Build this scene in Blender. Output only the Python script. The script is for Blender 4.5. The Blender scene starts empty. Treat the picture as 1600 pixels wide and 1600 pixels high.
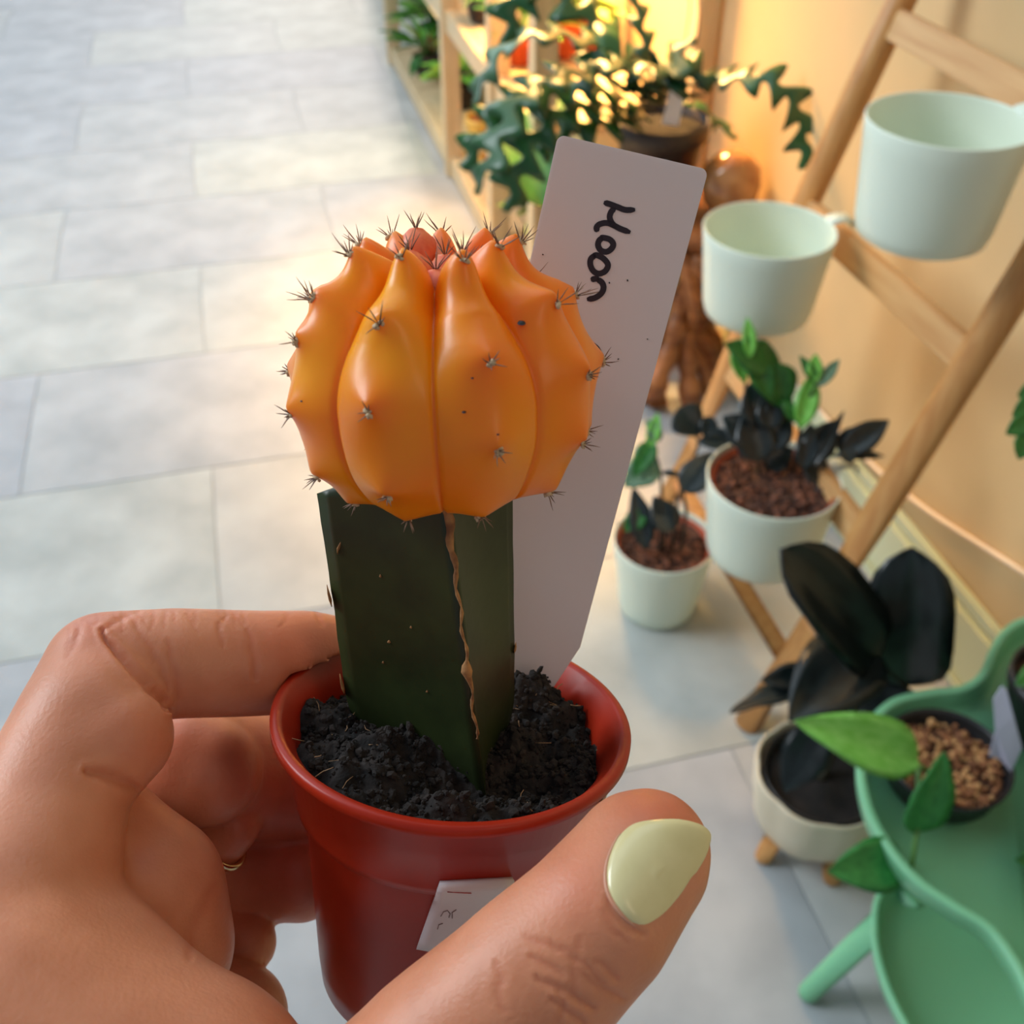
import bpy, bmesh, math, random
import numpy as np
from mathutils import Vector, Matrix, noise
random.seed(7)
S = bpy.context.scene
COL = S.collection

# ---------------------------------------------------------------- camera
F = 1650.0                                   # focal length in pixels of a 1600 px frame
TH, YAW = math.radians(40), math.radians(14.3)
CAM = Vector((0, 0, 1.15))
HD = Vector((math.sin(YAW), math.cos(YAW), 0))
RT = Vector((math.cos(YAW), -math.sin(YAW), 0))
FW = HD * math.cos(TH) + Vector((0, 0, -math.sin(TH)))
UP = RT.cross(FW)
cd = bpy.data.cameras.new('camera'); cam = bpy.data.objects.new('camera', cd); COL.objects.link(cam)
cd.sensor_width = 36; cd.lens = 36 * F / 1600; cd.clip_start = 0.01; cd.clip_end = 60
CM = Matrix((RT, UP, -FW)).transposed()      # columns: right, up, back
cam.matrix_world = Matrix.Translation(CAM) @ CM.to_4x4()
cd.dof.use_dof = True; cd.dof.focus_distance = 0.168; cd.dof.aperture_fstop = 29
S.camera = cam

# ---------------------------------------------------------------- view, world and lights
S.view_settings.view_transform = 'Standard'; S.view_settings.look = 'None'
S.view_settings.gamma = 1; S.view_settings.use_curve_mapping = False
S.view_settings.exposure = 0.25
wd = bpy.data.worlds.new('world'); S.world = wd; wd.use_nodes = True
wd.node_tree.nodes['Background'].inputs[0].default_value = (0.74, 0.87, 1.0, 1)
wd.node_tree.nodes['Background'].inputs[1].default_value = 0.24

def light(name, kind, loc, target, energy, color, size=1, size_y=None, **kw):
    l = bpy.data.lights.new(name, kind); o = bpy.data.objects.new(name, l); COL.objects.link(o)
    l.energy = energy; l.color = color
    if kind == 'AREA':
        l.size = size
        if size_y: l.shape = 'RECTANGLE'; l.size_y = size_y
    for k, v in kw.items(): setattr(l, k, v)
    o.location = loc
    o.rotation_euler = (Vector(target) - Vector(loc)).to_track_quat('-Z', 'Y').to_euler()
    return o
# shop window ahead of the camera, high and to the left
light('window_daylight', 'AREA', (-1.6, 6.3, 2.1), (-0.2, 0.6, 0.3), 70, (0.74, 0.87, 1.0), 4.0, 2.4)
light('overhead_fill', 'AREA', (-1.3, 2.6, 3.4), (-1.0, 2.6, 0), 58, (0.72, 0.87, 1.0), 3.6, 5.0)  # unseen cool fill added overhead to light the floor evenly
light('side_window', 'AREA', (-2.3, 1.7, 2.5), (0, .1, 1.1), 62, (0.88, 0.95, 1.0), 1.3, 1.6)
# low warm sun coming in through the same window, nearly along the wall
light('sun', 'SUN', (.42, 6, 1.96), (0.10, 2, 0.0), .75, (1.0, 0.84, 0.72), angle=math.radians(2.5))
# warm plant lamp over the shelf by the wall
light('shelf_lamp', 'AREA', (0.62, 2.45, 1.25), (0.84, 2.05, 0.34), 27.0, (1.0, 0.54, 0.16), 0.5, 0.25, spread=math.radians(88))
light('lower_shelf_fill', 'AREA', (.70, 2.9, .40), (.74, 2.9, 0), 1.6, (1.0, .72, .26), .12, 1.5)  # warm fill added under the upper board to brighten the lower shelf
# warm daylight from the room on the right-hand side behind the photographer
light('room_light', 'AREA', (1.2, -0.9, 2.3), (0.2, 0.3, 0.9), 10, (1.0, 0.72, 0.46), 1.2, 1.0)

# ---------------------------------------------------------------- helpers
def ray(px, py): return FW + RT * ((px - 800) / F) + UP * ((800 - py) / F)
def at(px, py, d): return CAM + ray(px, py) * d            # d = distance along the optical axis
def onz(px, py, z):
    r = ray(px, py); return CAM + r * ((z - CAM.z) / r.z)
def onx(px, py, x):
    r = ray(px, py); return CAM + r * ((x - CAM.x) / r.x)

def srgb(r, g, b):
    f = lambda c: (c / 255) / 12.92 if c <= 10 else (((c / 255) + .055) / 1.055) ** 2.4
    return (f(r), f(g), f(b), 1)

MATS = {}
def mat(name, col, rough=0.5, col2=None, nscale=20, bump=0, bscale=None, metal=0, sss=0, sssr=(1, .3, .15), ssss=0.004,
        spec=0.5, coat=0, trans=0, stretch=None, vcol=False, detail=4, contrast=(0.35, 0.65), bdist=0.001, alpha=None):
    if name in MATS: return MATS[name]
    m = bpy.data.materials.new(name); m.use_nodes = True; nt = m.node_tree; N = nt.nodes; L = nt.links
    b = N['Principled BSDF']
    b.inputs['Base Color'].default_value = col; b.inputs['Roughness'].default_value = rough
    b.inputs['Metallic'].default_value = metal; b.inputs['Specular IOR Level'].default_value = spec
    b.inputs['Coat Weight'].default_value = coat; b.inputs['Coat Roughness'].default_value = 0.15
    b.inputs['Transmission Weight'].default_value = trans
    if sss:
        b.inputs['Subsurface Weight'].default_value = sss; b.inputs['Subsurface Radius'].default_value = sssr
        b.inputs['Subsurface Scale'].default_value = ssss
    tc = N.new('ShaderNodeTexCoord'); mp = N.new('ShaderNodeMapping'); L.new(tc.outputs['Object'], mp.inputs[0])
    if stretch: mp.inputs['Scale'].default_value = stretch
    n = N.new('ShaderNodeTexNoise'); n.inputs['Scale'].default_value = nscale; n.inputs['Detail'].default_value = detail
    L.new(mp.outputs[0], n.inputs['Vector'])
    if col2 is not None:
        r = N.new('ShaderNodeValToRGB'); r.color_ramp.elements[0].position = contrast[0]; r.color_ramp.elements[1].position = contrast[1]
        r.color_ramp.elements[0].color = col; r.color_ramp.elements[1].color = col2
        L.new(n.outputs['Fac'], r.inputs[0]); out = r.outputs[0]
        if vcol:
            a = N.new('ShaderNodeAttribute'); a.attribute_name = 'tone'
            mx = N.new('ShaderNodeMix'); mx.data_type = 'RGBA'; mx.blend_type = 'MULTIPLY'; mx.inputs[0].default_value = 1
            L.new(out, mx.inputs[6]); L.new(a.outputs['Color'], mx.inputs[7]); out = mx.outputs[2]
        L.new(out, b.inputs['Base Color'])
    elif vcol:
        a = N.new('ShaderNodeAttribute'); a.attribute_name = 'tone'; L.new(a.outputs['Color'], b.inputs['Base Color'])
    if bump:
        n2 = N.new('ShaderNodeTexNoise'); n2.inputs['Scale'].default_value = bscale or nscale * 4; n2.inputs['Detail'].default_value = 5
        L.new(mp.outputs[0], n2.inputs['Vector'])
        bp = N.new('ShaderNodeBump'); bp.inputs['Strength'].default_value = bump; bp.inputs['Distance'].default_value = bdist
        L.new(n2.outputs['Fac'], bp.inputs['Height']); L.new(bp.outputs[0], b.inputs['Normal'])
    MATS[name] = m
    return m

def tag(o, label=None, cat=None, group=None, kind=None):
    if label: o['label'] = label
    if cat: o['category'] = cat
    if group: o['group'] = group
    if kind: o['kind'] = kind
    return o

def empty(name, loc, label, cat, group=None):
    o = bpy.data.objects.new(name, None); COL.objects.link(o); o.location = loc; o.empty_display_size = .02
    o['_loc'] = list(loc); del o['_loc']
    return tag(o, label, cat, group)

def meshobj(name, vf, m, parent=None, world=True, smooth=True, origin=None):
    """vf = (verts, faces) in world space; the object's own space sits at the parent's (or its own) base."""
    v, f = vf
    org = Vector(parent_loc(parent)) if parent else (Vector(origin) if origin is not None else Vector((0, 0, 0)))
    me = bpy.data.meshes.new(name)
    me.from_pydata([tuple(Vector(p) - org) for p in v], [], [tuple(q) for q in f]); me.update()
    if smooth: me.polygons.foreach_set('use_smooth', [True] * len(me.polygons))
    me.materials.append(m)
    o = bpy.data.objects.new(name, me); COL.objects.link(o)
    if parent: o.parent = parent
    else: o.location = org
    return o
def parent_loc(p):
    while p.parent: p = p.parent
    return p.location

def join(*vfs):
    V, Fc = [], []
    for v, f in vfs:
        k = len(V); V += [Vector(p) for p in v]; Fc += [[i + k for i in q] for q in f]
    return V, Fc
def xf(M, vf): return [M @ Vector(p) for p in vf[0]], vf[1]

def box(x0, x1, y0, y1, z0, z1, bev=0.0):
    if bev <= 0:
        v = [(x, y, z) for x in (x0, x1) for y in (y0, y1) for z in (z0, z1)]
        return v, [(0, 1, 3, 2), (4, 6, 7, 5), (0, 4, 5, 1), (2, 3, 7, 6), (0, 2, 6, 4), (1, 5, 7, 3)]
    bm = bmesh.new(); bmesh.ops.create_cube(bm, size=1)
    for q in bm.verts: q.co = Vector(((x0 + x1) / 2 + q.co.x * (x1 - x0), (y0 + y1) / 2 + q.co.y * (y1 - y0), (z0 + z1) / 2 + q.co.z * (z1 - z0)))
    bmesh.ops.bevel(bm, geom=bm.edges[:], offset=bev, segments=2, affect='EDGES')
    bm.verts.index_update()
    r = ([q.co.copy() for q in bm.verts], [[w.index for w in f.verts] for f in bm.faces]); bm.free(); return r

def frame_of(d, hint=Vector((0, 0, 1))):
    d = Vector(d).normalized()
    if abs(d.dot(hint)) > .98: hint = Vector((1, 0, 0))
    x = d.cross(hint).normalized(); y = x.cross(d).normalized()
    return x, y, d
def tube(pts, rad, n=10, cap=True, flat=1.0):
    pts = [Vector(p) for p in pts]
    if not hasattr(rad, '__len__'): rad = [rad] * len(pts)
    V, Fc = [], []; px = None
    for i, p in enumerate(pts):
        d = (pts[min(i + 1, len(pts) - 1)] - pts[max(i - 1, 0)])
        x, y, d = frame_of(d)
        if px is not None:
            x = (px - d * px.dot(d)).normalized(); y = d.cross(x)
        px = x
        for k in range(n):
            a = 2 * math.pi * k / n
            V.append(p + (x * math.cos(a) + y * math.sin(a) * flat) * rad[i])
    for i in range(len(pts) - 1):
        for k in range(n):
            a, b = i * n + k, i * n + (k + 1) % n
            Fc.append((a, b, b + n, a + n))
    if cap:
        Fc.append(list(range(n))[::-1]); Fc.append([(len(pts) - 1) * n + k for k in range(n)])
    return V, Fc
def lathe(prof, n=48, loc=(0, 0, 0), M=None):
    """prof: list of (r, z); closed where r == 0"""
    V, Fc = [], []; loc = Vector(loc); idx = []
    for r, z in prof:
        if r == 0: idx.append([len(V)]); V.append(Vector((0, 0, z)))
        else:
            idx.append(list(range(len(V), len(V) + n)))
            V += [Vector((r * math.cos(2 * math.pi * k / n), r * math.sin(2 * math.pi * k / n), z)) for k in range(n)]
    for a, b in zip(idx, idx[1:]):
        for k in range(n):
            k2 = (k + 1) % n
            if len(a) == 1 and len(b) == 1: continue
            if len(a) == 1: Fc.append((a[0], b[k], b[k2]))
            elif len(b) == 1: Fc.append((a[k], a[k2], b[0]))
            else: Fc.append((a[k], a[k2], b[k2], b[k]))
    V = [(M @ v if M else v) + loc for v in V]
    return V, Fc
def spline(pts, n=8, closed=False):
    P = [Vector(p) for p in pts]; out = []; m = len(P)
    rng = range(m) if closed else range(m - 1)
    for i in rng:
        g = (lambda k: P[k % m]) if closed else (lambda k: P[max(0, min(m - 1, k))])
        a, b, c, d = g(i - 1), g(i), g(i + 1), g(i + 2)
        for k in range(n):
            t = k / n
            out.append(.5 * ((2 * b) + (c - a) * t + (2 * a - 5 * b + 4 * c - d) * t * t + (3 * b - a - 3 * c + d) * t ** 3))
    if not closed: out.append(P[-1])
    return out
def blob(n, rad, spread, mfn=None, subdiv=0):
    """n small irregular lumps at points from spread()"""
    V, Fc = [], []
    ico = [(0, 0, 1), (.894, 0, .447), (.276, .851, .447), (-.724, .526, .447), (-.724, -.526, .447), (.276, -.851, .447),
           (.724, .526, -.447), (-.276, .851, -.447), (-.894, 0, -.447), (-.276, -.851, -.447), (.724, -.526, -.447), (0, 0, -1)]
    fi = [(0, 1, 2), (0, 2, 3), (0, 3, 4), (0, 4, 5), (0, 5, 1), (1, 6, 2), (2, 7, 3), (3, 8, 4), (4, 9, 5), (5, 10, 1), (2, 6, 7), (3, 7, 8),
          (4, 8, 9), (5, 9, 10), (1, 10, 6), (11, 7, 6), (11, 8, 7), (11, 9, 8), (11, 10, 9), (11, 6, 10)]
    for _ in range(n):
        c = Vector(spread()); r = rad() ; k = len(V)
        sc = Vector((random.uniform(.6, 1.3), random.uniform(.6, 1.3), random.uniform(.5, 1)))
        rot = Matrix.Rotation(random.uniform(0, 6.28), 3, Vector((random.gauss(0, 1), random.gauss(0, 1), random.gauss(0, 1))).normalized())
        for q in ico:
            w = Vector(q) * random.uniform(.75, 1.15)
            V.append(c + rot @ Vector((w.x * sc.x, w.y * sc.y, w.z * sc.z)) * r)
        Fc += [tuple(i + k for i in t) for t in fi]
    return V, Fc

# ---- leaves: unit blades along +X, reused by every plant
LEAF = {}
def leaf_mesh(kind, m):
    key = (kind, m.name)
    if key in LEAF: return LEAF[key]
    prof = {'ovate': lambda t: 1.08 * math.sin(math.pi * t ** .72) ** .8 * (1 - .12 * t),
            'lance': lambda t: math.sin(math.pi * t ** .85) ** .9,
            'oblong': lambda t: min(1, (1 - (2 * t - 1) ** 4) ** .75 if 0 < t < 1 else 0),
            'grass': lambda t: (1 - t) ** .5 * min(1, t * 8 + .4)}[kind]
    nl, nw = 12, 3
    V, Fc = [], []
    for i in range(nl + 1):
        t = (1 - math.cos(math.pi * i / nl)) / 2; w = max(0.002, prof(min(max(t, 1e-4), 1 - 1e-4))) * .5
        for j in range(-nw, nw + 1):
            s = j / nw
            z = .16 * abs(s) * w * 2 * .5 - .10 * (t - .35) ** 2 - .0 + .012 * math.sin(t * 17 + s * 2) * abs(s)
            V.append((t, s * w * (1 if True else 0), z))
    W = 2 * nw + 1
    for i in range(nl):
        for j in range(W - 1):
            a = i * W + j; Fc.append((a, a + W, a + W + 1, a + 1))
    # thickness
    k = len(V); V += [(x, y, z - .014) for x, y, z in V]
    Fc2 = [tuple(q[::-1]) for q in Fc]; Fc2 = [tuple(i + k for i in q) for q in Fc2]
    rim = [j for j in range(W)] + [i * W + W - 1 for i in range(1, nl + 1)] + [nl * W + j for j in range(W - 2, -1, -1)] + [i * W for i in range(nl - 1, 0, -1)]
    Fr = [(rim[q], rim[(q + 1) % len(rim)], rim[(q + 1) % len(rim)] + k, rim[q] + k) for q in range(len(rim))]
    me = bpy.data.meshes.new('leaf_' + kind); me.from_pydata(V, [], Fc + Fc2 + Fr); me.update()
    me.polygons.foreach_set('use_smooth', [True] * len(me.polygons)); me.materials.append(m)
    LEAF[key] = me; return me
def leaf(parent, base, tip, width, m, kind='ovate', normal=None, name='leaf', lift=1.0):
    base, tip = Vector(base), Vector(tip); x = tip - base; L = x.length; x.normalize()
    n = Vector(normal) if normal is not None else Vector((0, 0, 1))
    if abs(n.normalized().dot(x)) > .97: n = -FW
    y = n.cross(x).normalized(); z = x.cross(y)
    M = Matrix((x * L, y * width, z * L * lift)).transposed().to_4x4(); M.translation = base - Vector(parent_loc(parent))
    o = bpy.data.objects.new(name, leaf_mesh(kind, m)); COL.objects.link(o); o.parent = parent; o.matrix_local = M
    return o

# ---------------------------------------------------------------- materials
m_wall = mat('wall_paint', srgb(216, 186, 138), .8, srgb(208, 178, 128), 3, bump=.1, bscale=60)
m_base = mat('baseboard_paint', srgb(206, 212, 178), .4)
m_floor = [mat('floor_tile_%d' % i, srgb(*c), .5, srgb(*c2), 7, bump=.04, bscale=30, detail=10, contrast=(.32, .68), spec=.35)
           for i, (c, c2) in enumerate([((160, 163, 164), (188, 190, 190)), ((168, 170, 168), (192, 194, 190)), ((155, 158, 162), (182, 185, 188)), ((164, 168, 164), (194, 197, 192))])]
m_joint = mat('floor_joint', srgb(146, 150, 152), .8)
m_bamboo = mat('bamboo', srgb(205, 150, 88), .45, srgb(188, 128, 68), 6, stretch=(14, 14, 1.0), bump=.05)
m_plank = mat('bamboo_plank', srgb(214, 168, 112), .45, srgb(198, 146, 90), 6, stretch=(14, 1.0, 14), bump=.05)
m_palewood = mat('pale_wood', srgb(222, 200, 162), .6, srgb(206, 180, 138), 6, stretch=(8, 8, 1.0))
m_white = mat('white_enamel', srgb(226, 236, 218), .32, spec=.5)
m_cream = mat('cream_ceramic', srgb(226, 214, 188), .45, srgb(216, 202, 174), 12)
m_green = mat('mint_plastic', srgb(126, 192, 148), .38, srgb(120, 186, 142), 4, sss=.1, ssss=.01)
m_black = mat('black_plastic', srgb(30, 30, 32), .42)
m_brownblack = mat('dark_brown_plastic', srgb(46, 36, 34), .5)
m_terra = mat('terracotta', srgb(178, 78, 42), .7, srgb(150, 60, 34), 12)
m_soilbg = mat('bark_soil', srgb(92, 58, 42), .9, srgb(52, 32, 24), 60, bump=.6, bscale=90, bdist=.003)
m_dark = mat('raven_leaf', srgb(20, 28, 30), .3, srgb(34, 44, 44), 8, spec=.6)
m_darkstem = mat('dark_stem', srgb(50, 44, 32), .6)
m_mid = mat('mid_green_leaf', srgb(30, 92, 34), .34, srgb(48, 118, 40), 5, sss=0)
m_bright = mat('bright_green_leaf', srgb(104, 178, 62), .4, srgb(126, 196, 84), 5)
m_fish = mat('fishbone_leaf', srgb(22, 66, 34), .28, srgb(34, 88, 42), 6, spec=.6)
m_lime = mat('lime_leaf', srgb(176, 196, 50), .5, srgb(120, 168, 40), 9)
m_varieg = mat('variegated_leaf', srgb(196, 208, 110), .5, srgb(70, 120, 40), 30, contrast=(.45, .55))
m_silver = mat('grey_green_leaf', srgb(120, 152, 120), .5, srgb(70, 104, 72), 12)
m_stem = mat('green_stem', srgb(84, 128, 62), .5)
m_label = mat('label_white', srgb(226, 222, 226), .45)
m_root = mat('root_wood', srgb(176, 112, 62), .5, srgb(118, 66, 32), 14, stretch=(1, 1, 3), bump=.4, bscale=40, bdist=.004)
m_cable = mat('cable_white', srgb(232, 214, 190), .5)

# ================================================================ SETTING
WX = 0.866
fl = meshobj('floor', box(-4.2, WX, -1.0, 6.6, -.012, -.0015), m_joint, smooth=False); tag(fl, kind='structure')
TL, TW, G = .65, .40, .0007
tile_me = []
for m in m_floor:
    vf = box(-TL / 2 + G, TL / 2 - G, -TW / 2 + G, TW / 2 - G, -.0015, 0, .0006)
    me = bpy.data.meshes.new('tile'); me.from_pydata([tuple(v) for v in vf[0]], [], vf[1]); me.materials.append(m); tile_me.append(me)
r_ = random.Random(3); cnt = 0
for row in range(-3, 14):
    y = -.02 + TW * row + TW / 2 + 0.0
    off = -.475 if row % 2 == 0 else -.15
    for c in range(-6, 3):
        x0 = off + c * TL; x1 = x0 + TL
        if x0 > WX - .02 or x1 < -2.6 or y > 6.4: continue
        if x1 > WX:                                           # the cut tile against the wall
            vf = box(x0 + G, WX - .001, y - TW / 2 + G, y + TW / 2 - G, -.0015, 0, .0006)
            o = meshobj('tile', vf, r_.choice(m_floor), fl, smooth=False)
        else:
            o = bpy.data.objects.new('tile', r_.choice(tile_me)); COL.objects.link(o); o.parent = fl
            o.location = ((x0 + x1) / 2, y, 0)
        cnt += 1
tag(meshobj('wall_right', box(WX, WX + .08, -1.0, 6.6, -.012, 2.6), m_wall, smooth=False), kind='structure')
# unseen window wall ahead, added and raised to block the sun: opening from z .5 to 2.35
wv = join(box(-4.2, 1.0, 6.6, 6.7, -.012, .35), box(-4.2, 1.0, 6.6, 6.7, 2.45, 4.5), box(-4.2, -3.9, 6.6, 6.7, .35, 2.45), box(.80, 1.0, 6.6, 6.7, .35, 2.45))
tag(meshobj('wall_front_sunblock', wv, m_wall, smooth=False), kind='structure')
wf = join(*[box(x - .03, x + .03, 6.57, 6.63, .35, 2.45) for x in (-3.87, -1.55, .77)], box(-3.9, .80, 6.57, 6.63, .35, .41), box(-3.9, .80, 6.57, 6.63, 2.39, 2.45))
tag(meshobj('window_1', wf, m_palewood, smooth=False), kind='structure')
bb = join(box(WX - .016, WX, -.9, 6.55, 0, .115, .003), box(WX - .011, WX, -.9, 6.55, .115, .14, .004), box(WX - .022, WX - .016, -.9, 6.55, 0, .02, .003))
tag(meshobj('baseboard_right', bb, m_base, smooth=False), kind='structure')
cab = spline([(WX - .006, 1.75, .145), (WX - .006, 1.30, .143), (WX - .006, 1.03, .171), (WX - .006, .78, .240), (WX - .006, .45, .33), (WX - .006, .1, .42)], 8)
tag(meshobj('wall_cable', tube(cab, .0035, 8), m_cable, origin=(WX - .006, 1.0, .17)), 'thin pale cable running along the wall above the baseboard', 'cable')

# ================================================================ LADDER STAND AND HANGING PLANTERS
def LX(z): return .54 + .31 * z
YA, YB = 1.208, .812
lad = empty('ladder_stand', (.54, 1.01, 0), 'leaning bamboo ladder stand with round legs and flat rungs against the wall', 'plant stand')
for y in (YA, YB):
    meshobj('leg', tube([(LX(z), y, z) for z in (0.0, .35, .7, 1.04)], [.0185, .0185, .0185, .0175], 20), m_bamboo, lad)
for z, h in ((.782, .036), (.552, .036), (.318, .036), (.118, .026)):
    M = Matrix.Translation((LX(z), 0, z)) @ Matrix.Rotation(-math.atan(.31) * -1, 4, 'Y')
    if z < .2: meshobj('rail', tube([(LX(z), YB + .015, z), (LX(z), YA - .015, z)], .0125, 14), m_bamboo, lad)
    else: meshobj('rung', xf(M, box(-.009, .009, YB + .010, YA - .010, -h / 2, h / 2, .002)), m_plank, lad, smooth=False)

def planter_geo(c, r, h, taper=.86, th=.0022, n=56):
    """rim centre c, open thin-walled pot with a softly rounded foot"""
    rb = r * taper; p = [(0, -h), (rb * .86, -h), (rb * .95, -h + .004), (rb, -h + .016)]
    for k in range(1, 5): p.append((rb + (r - rb) * k / 5, -h + .016 + (h - .016) * k / 5))
    p += [(r, -.0015), (r - .0006, 0), (r - th, 0), (r - th - .0006, -.002)]
    for k in range(4, -1, -1): p.append((rb - th + (r - rb) * k / 5, -h + .018 + (h - .018) * k / 5))
    p += [(rb * .9, -h + .006), (0, -h + .004)]
    return lathe(p[::1], n, c)
def hook_geo(c, r, side=Vector((1, 0, 0))):
    a = Vector(c) + side * (r - .003)
    t = side.cross(Vector((0, 0, 1)))
    pts = [a + Vector((0, 0, -.014)), a + Vector((0, 0, .001)), a + side * .012 + Vector((0, 0, .003)), a + side * .028 + Vector((0, 0, .002)), a + side * .031 + Vector((0, 0, -.010))]
    V, Fc = [], []
    for p in pts:
        for s in (-1, 1):
            for dz in (0, .0016): V.append(p + t * s * .012 + Vector((0, 0, dz)) + side * dz * .5)
    for i in range(len(pts) - 1):
        k = i * 4
        Fc += [(k, k + 4, k + 6, k + 2), (k + 1, k + 3, k + 7, k + 5), (k, k + 1, k + 5, k + 4), (k + 2, k + 6, k + 7, k + 3)]
    return V, Fc
def soil_disc(c, r, m, name, parent, bumpy=.004, n=28, rings=7, ms=.03):
    V, Fc = [Vector(c)], []
    for i in range(1, rings + 1):
        for k in range(n):
            a = 2 * math.pi * k / n; rr = r * i / rings
            p = Vector((rr * math.cos(a), rr * math.sin(a), 0)); p.z = bumpy * noise.noise(Vector(c) * 9 + p / ms)
            V.append(Vector(c) + p)
    for k in range(n): Fc.append((0, 1 + k, 1 + (k + 1) % n))
    for i in range(rings - 1):
        for k in range(n):
            a = 1 + i * n + k; b = 1 + i * n + (k + 1) % n; Fc.append((a, a + n, b + n, b))
    return meshobj(name, (V, Fc), m, parent)

p1 = Vector(onz(1485, 186, .79)); p2 = Vector(onz(1203, 357, .585)); p4 = Vector(onz(1210, 745, .335)); p3 = Vector(onz(1038, 842, .135))
for c, r, h, lab in ((p1, .079, .118, 'empty white hanging planter on the topmost rung, larger in view at upper right'),
                     (p2, .0815, .116, 'empty white hanging planter on the middle rung beside the white plant label')):
    t = empty('hanging_planter', c - Vector((0, 0, h)), lab, 'planter', 'empty white planters hooked on the ladder stand')
    meshobj('pot_body', planter_geo(c, r, h), m_white, t)
    meshobj('hook', hook_geo(c, r), m_white, t)

def bark(t, c, r, n, seed):
    q = random.Random(seed); st = random.getstate(); random.seed(seed)
    def pick():
        a = q.uniform(0, 6.283); rr = r * math.sqrt(q.random()); return Vector(c) + Vector((rr * math.cos(a), rr * math.sin(a), q.uniform(-.001, .004)))
    for nm, cc_ in (('dark', (70, 42, 32)), ('brown', (128, 80, 58))):
        tag(meshobj('bark_chips', blob(n, lambda: q.uniform(.0025, .006), pick), mat('planter_bark_' + nm, srgb(*cc_), .9), t, smooth=False), kind='stuff')
    random.setstate(st)
def dark_plant(t, c, r, spec):
    """stalks rising from soil with paired leaflets; spec: list of (stalk points in px+depth, leaf list)"""
    for pts, leaves in spec:
        P = [at(*q) for q in pts]; s = spline(P, 5)
        st = meshobj('stalk', tube(s, [.0028 - .0014 * i / len(s) for i in range(len(s))], 7), m_darkstem, t)
        for (bx, by, tx, ty, d, dd, w, mm, kind) in leaves:
            leaf(st, at(bx, by, d), at(tx, ty, d + dd), w * (1.2 if mm is m_dark else 1), mm, kind, -FW + UP * .3, 'leaflet')

# planter with the larger dark plant, hanging on the lowest rung
t4 = empty('potted_dark_plant', p4 - Vector((0, 0, .125)), 'white planter on the lowest rung holding a near-black leafy plant with green new shoots', 'potted plant', 'white planters with dark-leaved plants')
meshobj('planter', planter_geo(p4, .084, .125), m_white, t4); meshobj('hook', hook_geo(p4, .084), m_white, t4)
meshobj('inner_pot', lathe([(.070, -.02), (.076, -.006), (.0775, -.006), (.072, -.025), (.066, -.08), (0, -.08)], 40, p4), m_terra, t4)
soil_disc(p4 + Vector((0, 0, -.016)), .073, m_soilbg, 'soil', t4, .006)
bark(t4, p4 + Vector((0, 0, -.016)), .068, 150, 31)
D = 1.34
dark_plant(t4, p4, .08, [
    ([(1190, 760, 1.36), (1180, 700, 1.33), (1165, 620, 1.30), (1168, 560, 1.28)],
     [(1172, 560, 1168, 495, 1.27, 0, .018, m_bright, 'lance'), (1200, 575, 1135, 535, 1.28, -.02, .045, m_mid, 'ovate'), (1165, 545, 1225, 580, 1.28, .02, .04, m_mid, 'ovate'),
      (1205, 570, 1228, 640, 1.29, .01, .05, m_mid, 'ovate'), (1145, 540, 1165, 600, 1.28, .0, .022, m_bright, 'lance'), (1180, 560, 1205, 625, 1.285, .0, .035, m_mid, 'ovate')]),
    ([(1235, 760, 1.36), (1245, 700, 1.33), (1258, 640, 1.30), (1275, 600, 1.28)],
     [(1250, 670, 1272, 580, 1.29, 0, .030, m_bright, 'lance'), (1275, 600, 1250, 555, 1.28, 0, .016, m_mid, 'lance'), (1278, 605, 1312, 560, 1.28, 0, .016, m_silver, 'lance'),
      (1270, 600, 1275, 552, 1.28, 0, .02, m_bright, 'lance'), (1250, 660, 1222, 625, 1.29, 0, .02, m_mid, 'lance'), (1240, 640, 1205, 590, 1.3, 0, .012, m_mid, 'lance')]),
    ([(1205, 765, 1.36), (1195, 720, 1.34), (1180, 670, 1.32), (1185, 620, 1.31)],
     [(1185, 660, 1172, 598, 1.31, 0, .034, m_dark, 'ovate'), (1180, 690, 1130, 650, 1.32, 0, .040, m_dark, 'ovate'), (1200, 700, 1235, 645, 1.32, 0, .032, m_dark, 'ovate'),
      (1195, 705, 1105, 668, 1.33, 0, .018, m_dark, 'lance'), (1190, 720, 1165, 640, 1.32, 0, .045, m_dark, 'ovate'), (1205, 670, 1200, 610, 1.31, 0, .03, m_dark, 'ovate')]),
    ([(1245, 770, 1.36), (1270, 730, 1.34), (1300, 700, 1.32), (1340, 690, 1.31)],
     [(1270, 730, 1320, 640, 1.31, 0, .012, m_dark, 'lance'), (1262, 720, 1308, 655, 1.32, 0, .034, m_dark, 'ovate'), (1320, 705, 1390, 655, 1.31, 0, .030, m_dark, 'ovate'),
      (1310, 705, 1342, 665, 1.32, 0, .022, m_dark, 'lance'), (1300, 712, 1385, 712, 1.31, 0, .012, m_dark, 'lance'), (1255, 735, 1268, 660, 1.32, 0, .026, m_dark, 'lance'),
      (1285, 745, 1255, 715, 1.33, 0, .03, m_dark, 'ovate'), (1320, 700, 1330, 725, 1.31, -.01, .02, m_dark, 'ovate')]),
    ([(1250, 785, 1.37), (1270, 775, 1.34), (1290, 775, 1.33)],
     [(1270, 790, 1325, 765, 1.32, 0, .022, m_dark, 'lance'), (1255, 765, 1300, 745, 1.33, 0, .02, m_dark, 'lance')]),
    ([(1185, 775, 1.37), (1195, 745, 1.36), (1205, 725, 1.35)],
     [(1175, 770, 1215, 745, 1.35, 0, .035, m_dark, 'ovate'), (1195, 730, 1240, 700, 1.35, 0, .03, m_dark, 'ovate')]),
])
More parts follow.
